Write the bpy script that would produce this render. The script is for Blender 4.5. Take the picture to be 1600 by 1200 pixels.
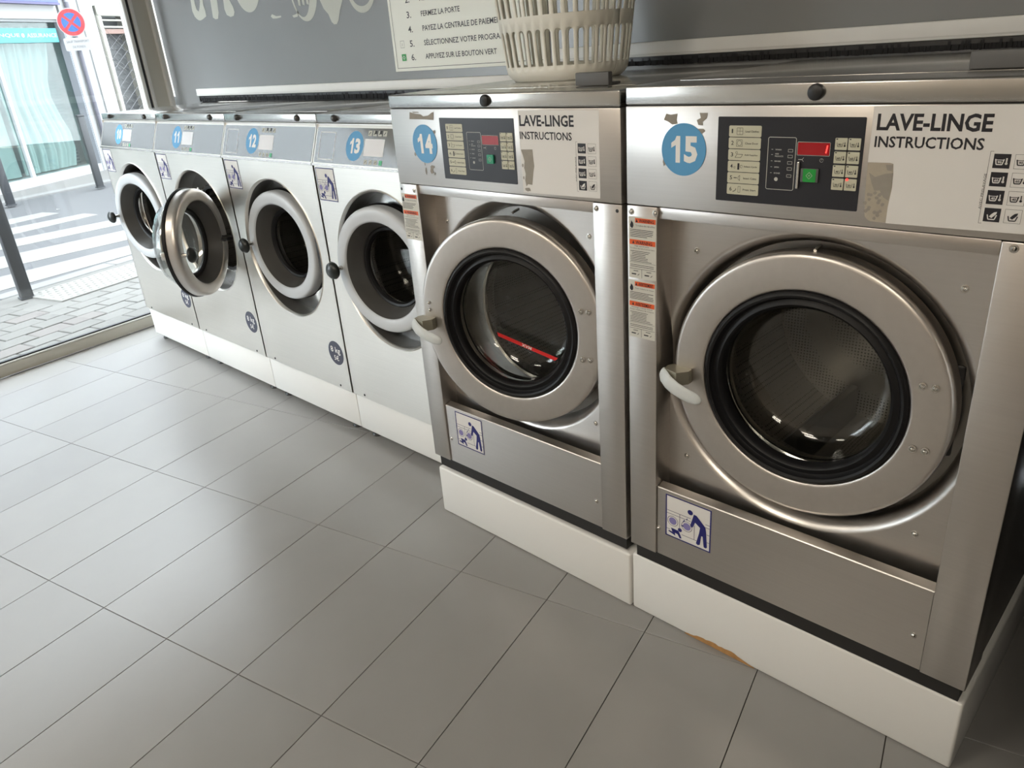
import bpy, bmesh, math, random
from mathutils import Vector, Matrix
R0 = random.Random(7)
PI = math.pi
for o in list(bpy.data.objects): bpy.data.objects.remove(o)
SC = bpy.context.scene
COL = SC.collection

# ------------------------------------------------------------------ camera
cam_d = bpy.data.cameras.new('camera'); cam = bpy.data.objects.new('camera', cam_d); COL.objects.link(cam)
cam_d.sensor_width = 36; cam_d.lens = 26.635; cam_d.clip_start = .02; cam_d.clip_end = 200
M = Matrix.Rotation(.7979, 4, 'Z') @ Matrix.Rotation(1.1509, 4, 'X') @ Matrix.Rotation(-.0810, 4, 'Z')
M.translation = Vector((2.5267, -1.5514, 1.4692)); cam.matrix_world = M
SC.camera = cam
# ------------------------------------------------------------------ sky, exposure
W = bpy.data.worlds.new('sky'); SC.world = W; W.use_nodes = True
bg = W.node_tree.nodes['Background']; bg.inputs[0].default_value = (.88, .94, 1.0, 1); bg.inputs[1].default_value = 11.5
SC.view_settings.view_transform = 'Standard'; SC.view_settings.look = 'None'
SC.view_settings.gamma = 1; SC.view_settings.use_curve_mapping = False
SC.view_settings.exposure = 0.0
LAMP = 16.0          # strength of the ceiling panels
LAMP_COL = (1.0, .91, .77)

# ------------------------------------------------------------------ materials
def srgb(*c):
    return tuple(((v/255)/12.92 if v/255 <= .04045 else ((v/255+.055)/1.055)**2.4) for v in c)
def new_mat(name):
    m = bpy.data.materials.new(name); m.use_nodes = True
    return m, m.node_tree, m.node_tree.nodes['Principled BSDF']
def tex_coord(nt, scale=(1,1,1), kind='Object'):
    tc = nt.nodes.new('ShaderNodeTexCoord'); mp = nt.nodes.new('ShaderNodeMapping')
    mp.inputs['Scale'].default_value = scale
    nt.links.new(tc.outputs[kind], mp.inputs[0]); return mp
def plain(name, col, rough=.5, metal=0, spec=.5, var=0, vscale=8, bump=0, emit=None, coat=0):
    m, nt, b = new_mat(name)
    b.inputs['Base Color'].default_value = (*col, 1); b.inputs['Roughness'].default_value = rough
    b.inputs['Metallic'].default_value = metal; b.inputs['Specular IOR Level'].default_value = spec
    b.inputs['Coat Weight'].default_value = coat
    if emit: b.inputs['Emission Color'].default_value = (*emit[0], 1); b.inputs['Emission Strength'].default_value = emit[1]
    if var or bump:
        mp = tex_coord(nt); n = nt.nodes.new('ShaderNodeTexNoise'); n.inputs['Scale'].default_value = vscale
        n.inputs['Detail'].default_value = 5; nt.links.new(mp.outputs[0], n.inputs['Vector'])
        if var:
            r = nt.nodes.new('ShaderNodeMixRGB'); r.blend_type = 'MIX'
            r.inputs[1].default_value = (*[v*(1-var) for v in col], 1); r.inputs[2].default_value = (*[min(1, v*(1+var)) for v in col], 1)
            nt.links.new(n.outputs['Fac'], r.inputs[0]); nt.links.new(r.outputs[0], b.inputs['Base Color'])
        if bump:
            bp = nt.nodes.new('ShaderNodeBump'); bp.inputs['Strength'].default_value = bump; bp.inputs['Distance'].default_value = .01
            nt.links.new(n.outputs['Fac'], bp.inputs['Height']); nt.links.new(bp.outputs[0], b.inputs['Normal'])
    return m
def steel(name, col, rough, grain=(3, 3, 260), bump=.02, var=.05, aniso=0.0):
    m, nt, b = new_mat(name)
    b.inputs['Metallic'].default_value = 1
    mp = tex_coord(nt, grain); n = nt.nodes.new('ShaderNodeTexNoise'); n.inputs['Scale'].default_value = 1; n.inputs['Detail'].default_value = 4
    nt.links.new(mp.outputs[0], n.inputs['Vector'])
    mp2 = tex_coord(nt, (4, 4, 4)); n2 = nt.nodes.new('ShaderNodeTexNoise'); n2.inputs['Scale'].default_value = 1; n2.inputs['Detail'].default_value = 3
    nt.links.new(mp2.outputs[0], n2.inputs['Vector'])
    r = nt.nodes.new('ShaderNodeMixRGB'); r.inputs[1].default_value = (*[v*(1-var) for v in col], 1); r.inputs[2].default_value = (*[min(1, v*(1+var)) for v in col], 1)
    nt.links.new(n.outputs['Fac'], r.inputs[0]); nt.links.new(r.outputs[0], b.inputs['Base Color'])
    mr = nt.nodes.new('ShaderNodeMapRange'); mr.inputs[3].default_value = rough-.06; mr.inputs[4].default_value = rough+.06
    nt.links.new(n2.outputs['Fac'], mr.inputs[0]); nt.links.new(mr.outputs[0], b.inputs['Roughness'])
    if bump:
        bp = nt.nodes.new('ShaderNodeBump'); bp.inputs['Strength'].default_value = bump; bp.inputs['Distance'].default_value = .002
        nt.links.new(n.outputs['Fac'], bp.inputs['Height']); nt.links.new(bp.outputs[0], b.inputs['Normal'])
    return m
def glass(name, tint=(1, 1, 1), refl=1.0, rough=0.0):
    m = bpy.data.materials.new(name); m.use_nodes = True; nt = m.node_tree; nt.nodes.clear()
    out = nt.nodes.new('ShaderNodeOutputMaterial'); mx = nt.nodes.new('ShaderNodeMixShader')
    tr = nt.nodes.new('ShaderNodeBsdfTransparent'); tr.inputs[0].default_value = (*tint, 1)
    gl = nt.nodes.new('ShaderNodeBsdfGlossy'); gl.inputs['Roughness'].default_value = rough; gl.inputs[0].default_value = (refl, refl, refl, 1)
    lw = nt.nodes.new('ShaderNodeLayerWeight'); pw = nt.nodes.new('ShaderNodeMath'); pw.operation = 'POWER'; pw.inputs[1].default_value = 4.5
    ad = nt.nodes.new('ShaderNodeMath'); ad.operation = 'MULTIPLY_ADD'; ad.inputs[1].default_value = .9; ad.inputs[2].default_value = .035
    nt.links.new(lw.outputs['Facing'], pw.inputs[0]); nt.links.new(pw.outputs[0], ad.inputs[0]); nt.links.new(ad.outputs[0], mx.inputs[0]); nt.links.new(tr.outputs[0], mx.inputs[1]); nt.links.new(gl.outputs[0], mx.inputs[2])
    nt.links.new(mx.outputs[0], out.inputs[0]); return m

STEEL = steel('brushed_steel', (.78, .75, .70), .36)
STEEL_BIG = steel('brushed_steel_large', (.61, .58, .55), .33)
STEEL_TOP = steel('top_steel', (.55, .54, .52), .22)
RING = steel('door_ring_steel', (.62, .585, .55), .36, grain=(60, 60, 60), bump=.01)
RIM = steel('polished_rim', (.66, .65, .63), .16, grain=(5, 5, 5), bump=0)
SCREW = steel('screw_steel', (.60, .58, .54), .25, bump=0)
DRUM = steel('drum_steel', (.22, .21, .195), .35, grain=(40, 40, 40), bump=0)
def perforated(name):
    m, nt, b = new_mat(name); b.inputs['Metallic'].default_value = 1; b.inputs['Roughness'].default_value = .4
    mp = tex_coord(nt, (120, 120, 120)); v = nt.nodes.new('ShaderNodeTexVoronoi'); v.inputs['Scale'].default_value = 1; v.inputs['Randomness'].default_value = .12
    nt.links.new(mp.outputs[0], v.inputs['Vector'])
    c = nt.nodes.new('ShaderNodeValToRGB'); c.color_ramp.elements[0].position = .25; c.color_ramp.elements[0].color = (.07, .065, .06, 1)
    c.color_ramp.elements[1].position = .32; c.color_ramp.elements[1].color = (.33, .31, .285, 1)
    nt.links.new(v.outputs['Distance'], c.inputs[0]); nt.links.new(c.outputs[0], b.inputs['Base Color']); return m
PERF = perforated('perforated_drum_steel')
GREYPL = plain('grey_plastic_ring', (.56, .58, .60), .36)
FUNNEL = plain('dark_grey_funnel', (.075, .072, .068), .38)
RUBBER = plain('black_rubber', (.008, .008, .009), .45, spec=.3)
BLACK = plain('black_plastic', (.010, .010, .011), .38)
KNOB = plain('black_knob', (.016, .020, .020), .28)
BTND = plain('grey_lid_button', (.10, .10, .10), .25, metal=.6)
DARK = plain('dark_recess', (.015, .014, .013), .6)
GLASS = glass('door_glass', (.93, .94, .93), 1.0)
PANE = glass('window_glass', (.97, .985, .98), 1.0)
LEVER = plain('pale_grey_lever', (.60, .63, .63), .4)
BRACKET = plain('lever_bracket', (.36, .34, .27), .4, metal=.6)
PLINTH = None
WHITE = plain('white_sticker', (.74, .72, .69), .45, var=.03)
WHITEG = plain('white_display', (.80, .80, .82), .3)
BLUE = plain('blue_disc', srgb(88, 158, 206), .45)
DIGIT = plain('white_digits', (.86, .85, .82), .45)
INK = plain('black_ink', (.010, .009, .014), .5)
NAVY = plain('navy_ink', srgb(28, 30, 104), .5)
LILAC = plain('lilac_ink', srgb(128, 120, 172), .5)
THINLINE = plain('grey_line', srgb(104, 100, 116), .5)
ORANGE = plain('orange_band', srgb(226, 92, 34), .45)
PAPER = plain('label_paper', srgb(206, 204, 194), .5)
KG = plain('dark_slate_disc', srgb(62, 64, 82), .45)
PANEL = plain('navy_overlay', srgb(30, 31, 38), .35)
PANEL_LT = plain('grey_overlay', (.37, .385, .395), .13, metal=.8)
BTN = plain('pale_button', srgb(196, 194, 172), .45)
LINEW = plain('pale_line', srgb(190, 190, 182), .5)
REDD = plain('red_display', srgb(126, 10, 18), .25, emit=((.6, .01, .015), .18))
REDL = plain('red_led', srgb(255, 40, 40), .3, emit=((1, .05, .04), 2.5))
GREEN = plain('green_button', srgb(24, 150, 58), .35)
TEALB = plain('teal_button', srgb(20, 150, 110), .35)
RESIDUE = plain('glue_residue', srgb(150, 144, 134), .7, var=.15, vscale=60)
RESIDUE2 = plain('torn_backing', srgb(172, 162, 146), .7, var=.12, vscale=70)
RED = plain('red_strip', srgb(214, 34, 34), .4)
FILM = glass('clear_film', (.80, .82, .78), .8)
BASKET = plain('cream_plastic', (.90, .88, .79), .38)
def translucent(m, col, fac):
    nt = m.node_tree; b = nt.nodes['Principled BSDF']; out = nt.nodes['Material Output']
    t = nt.nodes.new('ShaderNodeBsdfTranslucent'); t.inputs[0].default_value = (*col, 1); mx = nt.nodes.new('ShaderNodeMixShader'); mx.inputs[0].default_value = fac
    nt.links.new(b.outputs[0], mx.inputs[1]); nt.links.new(t.outputs[0], mx.inputs[2]); nt.links.new(mx.outputs[0], out.inputs[0])
translucent(BASKET, (.86, .83, .72), .12)
BLOCK = plain('grey_block', (.11, .11, .11), .5)
TRIMW = plain('white_trim', (.78, .77, .74), .4, var=.04, vscale=12)
ALU = plain('white_aluminium', (.66, .65, .62), .38)
ALUB = plain('beige_aluminium', (.50, .48, .42), .45)
BRISTLE = plain('black_bristle', (.008, .008, .009), .8)
WALLG = plain('grey_wall_paint', (.235, .24, .243), .26, var=.05, vscale=3, bump=.02)
WALLB = plain('warm_wall_paint', (.45, .40, .35), .7, var=.05, vscale=3)
DARKW = plain('black_panel', (.012, .011, .010), .6)
CEIL = plain('ceiling_paint', (.62, .60, .56), .8)
LETTER = plain('painted_lettering', srgb(186, 187, 176), .5)
POSTER = plain('poster_board', srgb(232, 232, 220), .4)
POSTINK = plain('poster_ink', srgb(70, 70, 72), .5)
JOINT = plain('tile_joint', (.045, .040, .036), .9)
def tile_mat():
    m, nt, b = new_mat('grey_floor_tile')
    oi = nt.nodes.new('ShaderNodeObjectInfo'); r = nt.nodes.new('ShaderNodeMixRGB')
    r.inputs[1].default_value = (.285, .278, .268, 1); r.inputs[2].default_value = (.315, .308, .296, 1)
    nt.links.new(oi.outputs['Random'], r.inputs[0])
    mp = tex_coord(nt, (5, 5, 5)); n = nt.nodes.new('ShaderNodeTexNoise'); n.inputs['Scale'].default_value = 1; n.inputs['Detail'].default_value = 6
    nt.links.new(mp.outputs[0], n.inputs['Vector'])
    mu = nt.nodes.new('ShaderNodeMixRGB'); mu.blend_type = 'MULTIPLY'; mu.inputs[0].default_value = .18
    nt.links.new(r.outputs[0], mu.inputs[1]); nt.links.new(n.outputs['Fac'], mu.inputs[2]); nt.links.new(mu.outputs[0], b.inputs['Base Color'])
    mr = nt.nodes.new('ShaderNodeMapRange'); mr.inputs[3].default_value = .27; mr.inputs[4].default_value = .38; b.inputs['Specular IOR Level'].default_value = .75
    nt.links.new(n.outputs['Fac'], mr.inputs[0]); nt.links.new(mr.outputs[0], b.inputs['Roughness'])
    return m
TILE = tile_mat()
def plinth_mat():
    # white enamel with rusty, grimy wear along the top edge
    m, nt, b = new_mat('white_enamel'); b.inputs['Roughness'].default_value = .32
    tc = nt.nodes.new('ShaderNodeTexCoord'); sp = nt.nodes.new('ShaderNodeSeparateXYZ'); nt.links.new(tc.outputs['Generated'], sp.inputs[0])
    mp = tex_coord(nt, (28, 28, 60)); n = nt.nodes.new('ShaderNodeTexNoise'); n.inputs['Scale'].default_value = 1; n.inputs['Detail'].default_value = 5
    nt.links.new(mp.outputs[0], n.inputs['Vector'])
    a = nt.nodes.new('ShaderNodeMath'); a.operation = 'MULTIPLY_ADD'; a.inputs[1].default_value = .30; nt.links.new(n.outputs['Fac'], a.inputs[0]); nt.links.new(sp.outputs[2], a.inputs[2])
    c = nt.nodes.new('ShaderNodeValToRGB'); c.color_ramp.elements[0].position = 1.0; c.color_ramp.elements[0].color = (0, 0, 0, 1)
    c.color_ramp.elements[1].position = 1.10; c.color_ramp.elements[1].color = (1, 1, 1, 1)
    s = nt.nodes.new('ShaderNodeMath'); s.operation = 'SUBTRACT'; s.inputs[1].default_value = .055; nt.links.new(a.outputs[0], s.inputs[0]); nt.links.new(s.outputs[0], c.inputs[0])
    r = nt.nodes.new('ShaderNodeMixRGB'); r.inputs[1].default_value = (.755, .745, .715, 1); r.inputs[2].default_value = (.20, .13, .07, 1)
    nt.links.new(c.outputs[0], r.inputs[0]); nt.links.new(r.outputs[0], b.inputs['Base Color']); return m
PLINTH = plinth_mat()

# ------------------------------------------------------------------ builders
ORG = {}
class MB:
    def shell(s, x0, x1, y0, y1, z0, z1):      # box open at the front, 2 mm sheet
        t = .002
        s.box(x0, x0+t, y0, y1, z0, z1); s.box(x1-t, x1, y0, y1, z0, z1); s.box(x0+t, x1-t, y1-t, y1, z0, z1); s.box(x0+t, x1-t, y0, y1-t, z0, z0+t); s.box(x0+t, x1-t, y0, y1-t, z1-t, z1)
        return s
    def __init__(s): s.bm = bmesh.new()
    def box(s, x0, x1, y0, y1, z0, z1, bev=0, seg=2):
        v = [s.bm.verts.new((x, y, z)) for z in (z0, z1) for y in (y0, y1) for x in (x0, x1)]
        f = [s.bm.faces.new([v[i] for i in q]) for q in ((0,2,3,1), (4,5,7,6), (0,1,5,4), (2,6,7,3), (0,4,6,2), (1,3,7,5))]
        if bev:
            es = {e for q in f for e in q.edges}
            bmesh.ops.bevel(s.bm, geom=list(es), offset=bev, segments=seg, profile=.5, affect='EDGES', clamp_overlap=True)
        return s
    def lathe(s, prof, c=(0,0,0), n=64, closed=False, axis='y'):
        # revolve (radius, along-axis) pairs; axis y by default
        rings = []
        for r, h in prof:
            if r < 1e-6:
                p = (c[0], c[1]+h, c[2]) if axis == 'y' else (c[0], c[1], c[2]+h)
                rings.append([s.bm.verts.new(p)])
            else:
                q = []
                for k in range(n):
                    a = 2*PI*k/n; u, w = r*math.cos(a), r*math.sin(a)
                    q.append(s.bm.verts.new((c[0]+u, c[1]+h, c[2]+w) if axis == 'y' else (c[0]+u, c[1]+w, c[2]+h)))
                rings.append(q)
        pairs = list(zip(rings, rings[1:])) + ([(rings[-1], rings[0])] if closed else [])
        for a, b in pairs:
            for k in range(n):
                k2 = (k+1) % n
                if len(a) == 1 and len(b) == 1: continue
                if len(a) == 1: s.bm.faces.new((a[0], b[k], b[k2]))
                elif len(b) == 1: s.bm.faces.new((a[k], b[0], a[k2]))
                else: s.bm.faces.new((a[k], b[k], b[k2], a[k2]))
        return s
    def poly(s, pts):
        f = s.bm.faces.new([s.bm.verts.new(p) for p in pts])
        if len(pts) > 4: f.normal_update(); bmesh.ops.triangulate(s.bm, faces=[f])
        return s
    def prism(s, pts, f0, f1):
        # extrude the 2-D outline between the maps f0 and f1
        a = [s.bm.verts.new(f0(*p)) for p in pts]; b = [s.bm.verts.new(f1(*p)) for p in pts]; n = len(pts)
        fs = [s.bm.faces.new(a), s.bm.faces.new(b[::-1])]
        for i in range(n): s.bm.faces.new((a[i], b[i], b[(i+1) % n], a[(i+1) % n]))
        if n > 4:
            for q in fs: q.normal_update()
            bmesh.ops.triangulate(s.bm, faces=fs)
        return s
    def tube(s, pts, rad, n=12, flat=1.0, cap=True):
        pts = [Vector(p) for p in pts]; rad = rad if isinstance(rad, (list, tuple)) else [rad]*len(pts); prev = None; rings = []
        for i, p in enumerate(pts):
            d = (pts[min(i+1, len(pts)-1)]-pts[max(i-1, 0)]).normalized()
            if prev is None:
                u = d.orthogonal().normalized() if abs(d.y) > .9 else (Vector((0,1,0))-d*d.y).normalized()
            else: u = (prev-d*prev.dot(d)).normalized()
            prev = u; w = d.cross(u)
            rings.append([s.bm.verts.new(p+rad[i]*(flat*math.cos(2*PI*k/n)*u+math.sin(2*PI*k/n)*w)) for k in range(n)])
        for a, b in zip(rings, rings[1:]):
            for k in range(n): s.bm.faces.new((a[k], a[(k+1) % n], b[(k+1) % n], b[k]))
        if cap: s.bm.faces.new(rings[0][::-1]); s.bm.faces.new(rings[-1])
        return s
    def disc(s, c, r, h, n=24):      # thin disc facing -y, h thick
        return s.lathe([(0, -h), (r*.92, -h), (r, -h*.6), (r, 0), (0, 0)], c, n)
    def build(s, name, mat, parent=None, smooth=None, kind=None, label=None, bev=0):
        bm = s.bm
        bmesh.ops.recalc_face_normals(bm, faces=bm.faces)
        off = ORG.get(parent.name, Vector()) if parent else ORG.get(name, Vector())
        if off.length: bmesh.ops.translate(bm, verts=bm.verts, vec=-off)
        me = bpy.data.meshes.new(name); bm.to_mesh(me); bm.free()
        o = bpy.data.objects.new(name, me); COL.objects.link(o); me.materials.append(mat)
        if smooth is not None:
            me.polygons.foreach_set('use_smooth', [True]*len(me.polygons)); me.set_sharp_from_angle(angle=math.radians(smooth))
        if parent: o.parent = parent; ORG[o.name] = off
        if kind: o['kind'] = kind
        if label: o['label'] = label
        return o
def thing(name, label, cat, loc, group=None, rz=0):
    o = bpy.data.objects.new(name, None); COL.objects.link(o); o.location = loc; o.rotation_euler = (0, 0, rz)
    o.empty_display_size = .1
    o['label'] = label; o['category'] = cat
    if group: o['group'] = group
    ORG[o.name] = Vector(loc) if rz == 0 else Vector()
    return o
def tag(o, label, cat, group=None):
    o['label'] = label; o['category'] = cat
    if group: o['group'] = group
    return o
FONTS = {}
def text_polys(txt, bold=0):
    key = (txt, bold)
    if key in FONTS: return FONTS[key]
    c = bpy.data.curves.new('t', 'FONT'); c.body = txt; c.size = 1; c.offset = bold; c.resolution_u = 2; c.fill_mode = 'FRONT'
    o = bpy.data.objects.new('t', c); COL.objects.link(o)
    dg = bpy.context.evaluated_depsgraph_get(); dg.update()
    me = o.evaluated_get(dg).to_mesh()
    vs = [v.co.copy() for v in me.vertices]; fs = [list(p.vertices) for p in me.polygons]
    bpy.data.objects.remove(o); bpy.data.curves.remove(c)
    x0 = min(v.x for v in vs); x1 = max(v.x for v in vs); y0 = min(v.y for v in vs); y1 = max(v.y for v in vs)
    FONTS[key] = ([((v.x-x0)/(x1-x0), (v.y-y0)/(y1-y0)) for v in vs], fs); return FONTS[key]
def add_text(mb, txt, x0, x1, z0, z1, f, bold=0):
    # f maps (x, z) on the face to 3-D
    vs, fs = text_polys(txt, bold)
    V = [mb.bm.verts.new(f(x0+(x1-x0)*u, z0+(z1-z0)*w)) for u, w in vs]
    for q in fs:
        try: mb.bm.faces.new([V[i] for i in q])
        except ValueError: pass
def rect(mb, x0, x1, z0, z1, f, f2=None):
    P = [(x0, z0), (x1, z0), (x1, z1), (x0, z1)]
    if f2: mb.prism(P, f, f2)
    else: mb.poly([f(*p) for p in P])
def frame(mb, x0, x1, z0, z1, t, f):
    rect(mb, x0, x1, z0, z0+t, f); rect(mb, x0, x1, z1-t, z1, f); rect(mb, x0, x0+t, z0+t, z1-t, f); rect(mb, x1-t, x1, z0+t, z1-t, f)
def rrect(x0, x1, z0, z1, r, n=4):
    out = []
    for cx, cz, a0 in ((x1-r, z1-r, 0), (x0+r, z1-r, 90), (x0+r, z0+r, 180), (x1-r, z0+r, 270)):
        for k in range(n+1):
            a = math.radians(a0+90*k/n); out.append((cx+r*math.cos(a), cz+r*math.sin(a)))
    return out
def circ(cx, cz, r, n=40, jit=0, rng=None):
    return [(cx+(r*(1+(rng.uniform(-jit, jit) if rng else 0)))*math.cos(2*PI*k/n), cz+(r*(1+(rng.uniform(-jit, jit) if rng else 0)))*math.sin(2*PI*k/n)) for k in range(n)]
def stroke(mb, pts, w, f):
    for (a, b), (c, d) in zip(pts, pts[1:]):
        L = math.hypot(c-a, d-b) or 1; nx, nz = -(d-b)/L*w/2, (c-a)/L*w/2
        mb.poly([f(a+nx, b+nz), f(a-nx, b-nz), f(c-nx, d-nz), f(c+nx, d+nz)])
def on_y(y): return lambda x, z: (x, y, z)
def hole_plate(mb, x0, x1, z0, z1, cx, cz, y, prof, n=96):
    # rectangular plate with a round hole; prof continues from the hole edge inwards (radius, y offset)
    rings = []
    outer = []
    corners = sorted(math.atan2(z-cz, x-cx) % (2*PI) for x in (x0, x1) for z in (z0, z1))
    angs = [2*PI*k/n for k in range(n)]
    for c in corners:
        i = min(range(n), key=lambda k: abs((angs[k]-c+PI) % (2*PI)-PI)); angs[i] = c
    for a in angs:
        ca, sa = math.cos(a), math.sin(a)
        t = min(((x1-cx)/ca if ca > 1e-9 else 9e9), ((x0-cx)/ca if ca < -1e-9 else 9e9), ((z1-cz)/sa if sa > 1e-9 else 9e9), ((z0-cz)/sa if sa < -1e-9 else 9e9))
        outer.append(mb.bm.verts.new((cx+t*ca, y, cz+t*sa)))
    rings.append(outer)
    for r, h in prof: rings.append([mb.bm.verts.new((cx+r*math.cos(a), y+h, cz+r*math.sin(a))) for a in angs])
    for A, B in zip(rings, rings[1:]):
        for k in range(n): mb.bm.faces.new((A[k], A[(k+1) % n], B[(k+1) % n], B[k]))
    return mb
def screw(parent, x, y, z, r=.0045, name='screw', mat=None, h=.003):
    return MB().lathe([(0, -h*.8), (r*.35, -h*.8), (r*.45, -h*1.1), (r*.8, -h*.8), (r, -h*.3), (r*1.5, -h*.2), (r*1.5, 0), (0, 0)], (x, y, z), 14).build(name, mat or SCREW, parent, 40)

# ------------------------------------------------------------------ the room
# window plane: origin W0 at floor level, direction WD along the pane, inward normal WN
W0 = Vector((-2.2437, -.8277, 0)); WD = Vector((-.1618, .9868, 0)); WN = Vector((.9868, .1618, 0))
def wp(s, z, d=0): return W0+WD*s+WN*d+Vector((0, 0, z))
def wbox(mb, s0, s1, z0, z1, d0, d1, bev=0):
    v = [mb.bm.verts.new(wp(s, z, d)) for z in (z0, z1) for d in (d0, d1) for s in (s0, s1)]
    f = [mb.bm.faces.new([v[i] for i in q]) for q in ((0,2,3,1), (4,5,7,6), (0,1,5,4), (2,6,7,3), (0,4,6,2), (1,3,7,5))]
    if bev: bmesh.ops.bevel(mb.bm, geom=list({e for q in f for e in q.edges}), offset=bev, segments=2, affect='EDGES')
    return mb
YW = .62; HC = 2.75; YF = -3.6; XR = 4.6
SF = (YF-W0.y)/WD.y          # s where the window wall meets the front wall
xl_back = wp((YW-W0.y)/WD.y, 0).x; xl_front = wp(SF, 0).x
room = [(xl_front, YF), (XR, YF), (XR, YW+.6), (wp((YW+.6-W0.y)/WD.y, 0).x, YW+.6)]
MB().prism([(x, y) for x, y in room], lambda x, y: (x, y, -.09), lambda x, y: (x, y, -.0035)).build('floor', JOINT, kind='structure')
FLOOR = bpy.data.objects['floor']
MB().prism(room, lambda x, y: (x, y, HC), lambda x, y: (x, y, HC+.1)).build('ceiling', CEIL, kind='structure')
# tiles, one object each
TD = Vector((.9735, .2286)); TN = Vector((-.2286, .9735)); PT, PS = .3003, .6150; T0, S0 = -1.7938, -.5897
def clip(poly, region):
    out = poly
    for i in range(len(region)):
        a, b = region[i], region[(i+1) % len(region)]
        ins = lambda p: (b[0]-a[0])*(p[1]-a[1])-(b[1]-a[1])*(p[0]-a[0]) >= -1e-9
        cur = out; out = []
        for j in range(len(cur)):
            p, q = cur[j], cur[(j+1) % len(cur)]
            if ins(p): out.append(p)
            if ins(p) != ins(q):
                d1 = (b[0]-a[0])*(p[1]-a[1])-(b[1]-a[1])*(p[0]-a[0]); d2 = (b[0]-a[0])*(q[1]-a[1])-(b[1]-a[1])*(q[0]-a[0])
                t = d1/(d1-d2); out.append((p[0]+t*(q[0]-p[0]), p[1]+t*(q[1]-p[1])))
        if not out: return []
    return out
def tile_mesh(poly, org, z0, z1, cham):
    bm = bmesh.new(); n = len(poly); cx = sum(p[0] for p in poly)/n; cy = sum(p[1] for p in poly)/n
    def ring(z, ins):
        out = []
        for x, y in poly:
            d = Vector((x-cx, y-cy)); L = d.length or 1; d *= max(0, 1-ins*1.4/L); out.append(bm.verts.new((cx+d.x-org[0], cy+d.y-org[1], z)))
        return out
    a, b, c = ring(z0, 0), ring(z1-cham, 0), ring(z1, cham)
    for A, B in ((a, b), (b, c)):
        for i in range(n): bm.faces.new((A[i], A[(i+1) % n], B[(i+1) % n], B[i]))
    bm.faces.new(c); me = bpy.data.meshes.new('tile'); bm.to_mesh(me); bm.free(); return me
full_tile = None; g = .0011
tile_reg = [(xl_front+.02, YF+.01), (3.35, YF+.01), (3.35, YW+.25), (wp((YW+.25-W0.y)/WD.y, 0).x+.02, YW+.25)]
for i in range(-12, 24):
    for j in range(-9, 5):
        t0, s0 = T0+i*PT, S0+j*PS
        P = [TD*t+TN*s for t, s in ((t0+g, s0+g), (t0+PT-g, s0+g), (t0+PT-g, s0+PS-g), (t0+g, s0+PS-g))]
        P = [(p.x, p.y) for p in P]
        C = clip(P, tile_reg)
        if len(C) < 3: continue
        area = abs(sum(C[k][0]*C[(k+1) % len(C)][1]-C[(k+1) % len(C)][0]*C[k][1] for k in range(len(C))))/2
        if area < .002: continue
        org = P[0]
        if area > .9999*(PT-2*g)*(PS-2*g):
            if not full_tile: full_tile = tile_mesh(P, org, -.006, 0, .0007); full_tile.materials.append(TILE)
            me = full_tile
        else: me = tile_mesh(C, org, -.006, 0, .0007); me.materials.append(TILE)
        o = bpy.data.objects.new('tile', me); COL.objects.link(o); o.location = (org[0], org[1], R0.uniform(-.0003, .0002)); o.parent = FLOOR
# walls
BOT = 1.329
wb = MB().box(xl_back, XR, YW, YW+.10, BOT, HC); WALL = wb.build('wall_back', WALLG, kind='structure')
MB().box(xl_back-.2, XR, YW+.6, YW+.7, 0, HC).build('wall_behind', DARKW, kind='structure')
MB().box(-2.55, -2.13, YW, YW+.10, 0, BOT).build('wall_corner', WALLG, kind='structure')
MB().box(xl_front-.2, XR, YF-.1, YF, 0, HC).build('wall_front', WALLB, kind='structure')
MB().box(XR, XR+.1, YF-.1, YW+.7, 0, HC).build('wall_right', WALLB, kind='structure')
MB().box(2.56, 2.60, -.62, YW+.6, 0, HC).build('wall_light_block', DARKW, kind='structure')  # unseen dark sheet added to block light from the alley beside the last washer
# window: bottom rail, corner post, head, mullions, panes
SE = 1.268
win = thing('window_1', 'large aluminium framed shop window on the left looking onto the street', 'window', wp(0, 0)); win['kind'] = 'structure'; del win['category']; del win['label']
wbox(MB(), SF, SE+.18, 0, .066, -.035, 0, .003).build('bottom_rail', ALUB, win, 30)
wbox(MB(), SF, SE+.18, .066, .074, -.030, .004, .002).build('rail_edge', ALU, win, 30)
wbox(MB(), SF, SE, .074, .082, -.028, -.008).build('rail_gasket', BLACK, win)
wbox(MB(), SE, SE+.022, .074, 2.2, -.05, .005, .003).build('post', ALU, win, 30)
wbox(MB(), SE+.022, SE+.042, .074, 2.2, -.05, -.006).build('post_gasket', BLACK, win)
wbox(MB(), SE+.042, SE+.062, .074, 2.2, -.05, .006, .003).build('post', ALU, win, 30)
wbox(MB(), SE+.062, SE+.155, .074, 2.2, -.06, -.004).build('reveal', ALUB, win)
wbox(MB(), SE+.152, SE+.178, .074, 2.2, -.05, .02, .003).build('post', ALU, win, 30)
wbox(MB(), SF, SE+.2, 2.2, HC, -.06, .02).build('head', ALUB, win)
for s in (-1.35, -2.35): wbox(MB(), s-.03, s+.03, .074, 2.2, -.04, .01, .004).build('mullion', ALU, win, 30)
for a, b in ((SF, -2.38), (-2.32, -1.38), (-1.32, SE)): wbox(MB(), a, b, .08, 2.2, -.022, -.014).build('pane', PANE, win)
sc = MB()
for a, b in (((1.075, 1.79), (1.17, 1.60)), ((1.12, 1.74), (1.24, 1.60)), ((1.20, 1.66), (1.27, 1.72)), ((1.08, 1.60), (1.20, 1.50))):
    stroke(sc, [a, b], .0016, lambda s, z: wp(s, z, -.0135))
sc.build('pane_line', plain('pale_pane_line', (.8, .8, .78), .5), win)  # thin pale lines drawn on the pane
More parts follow.
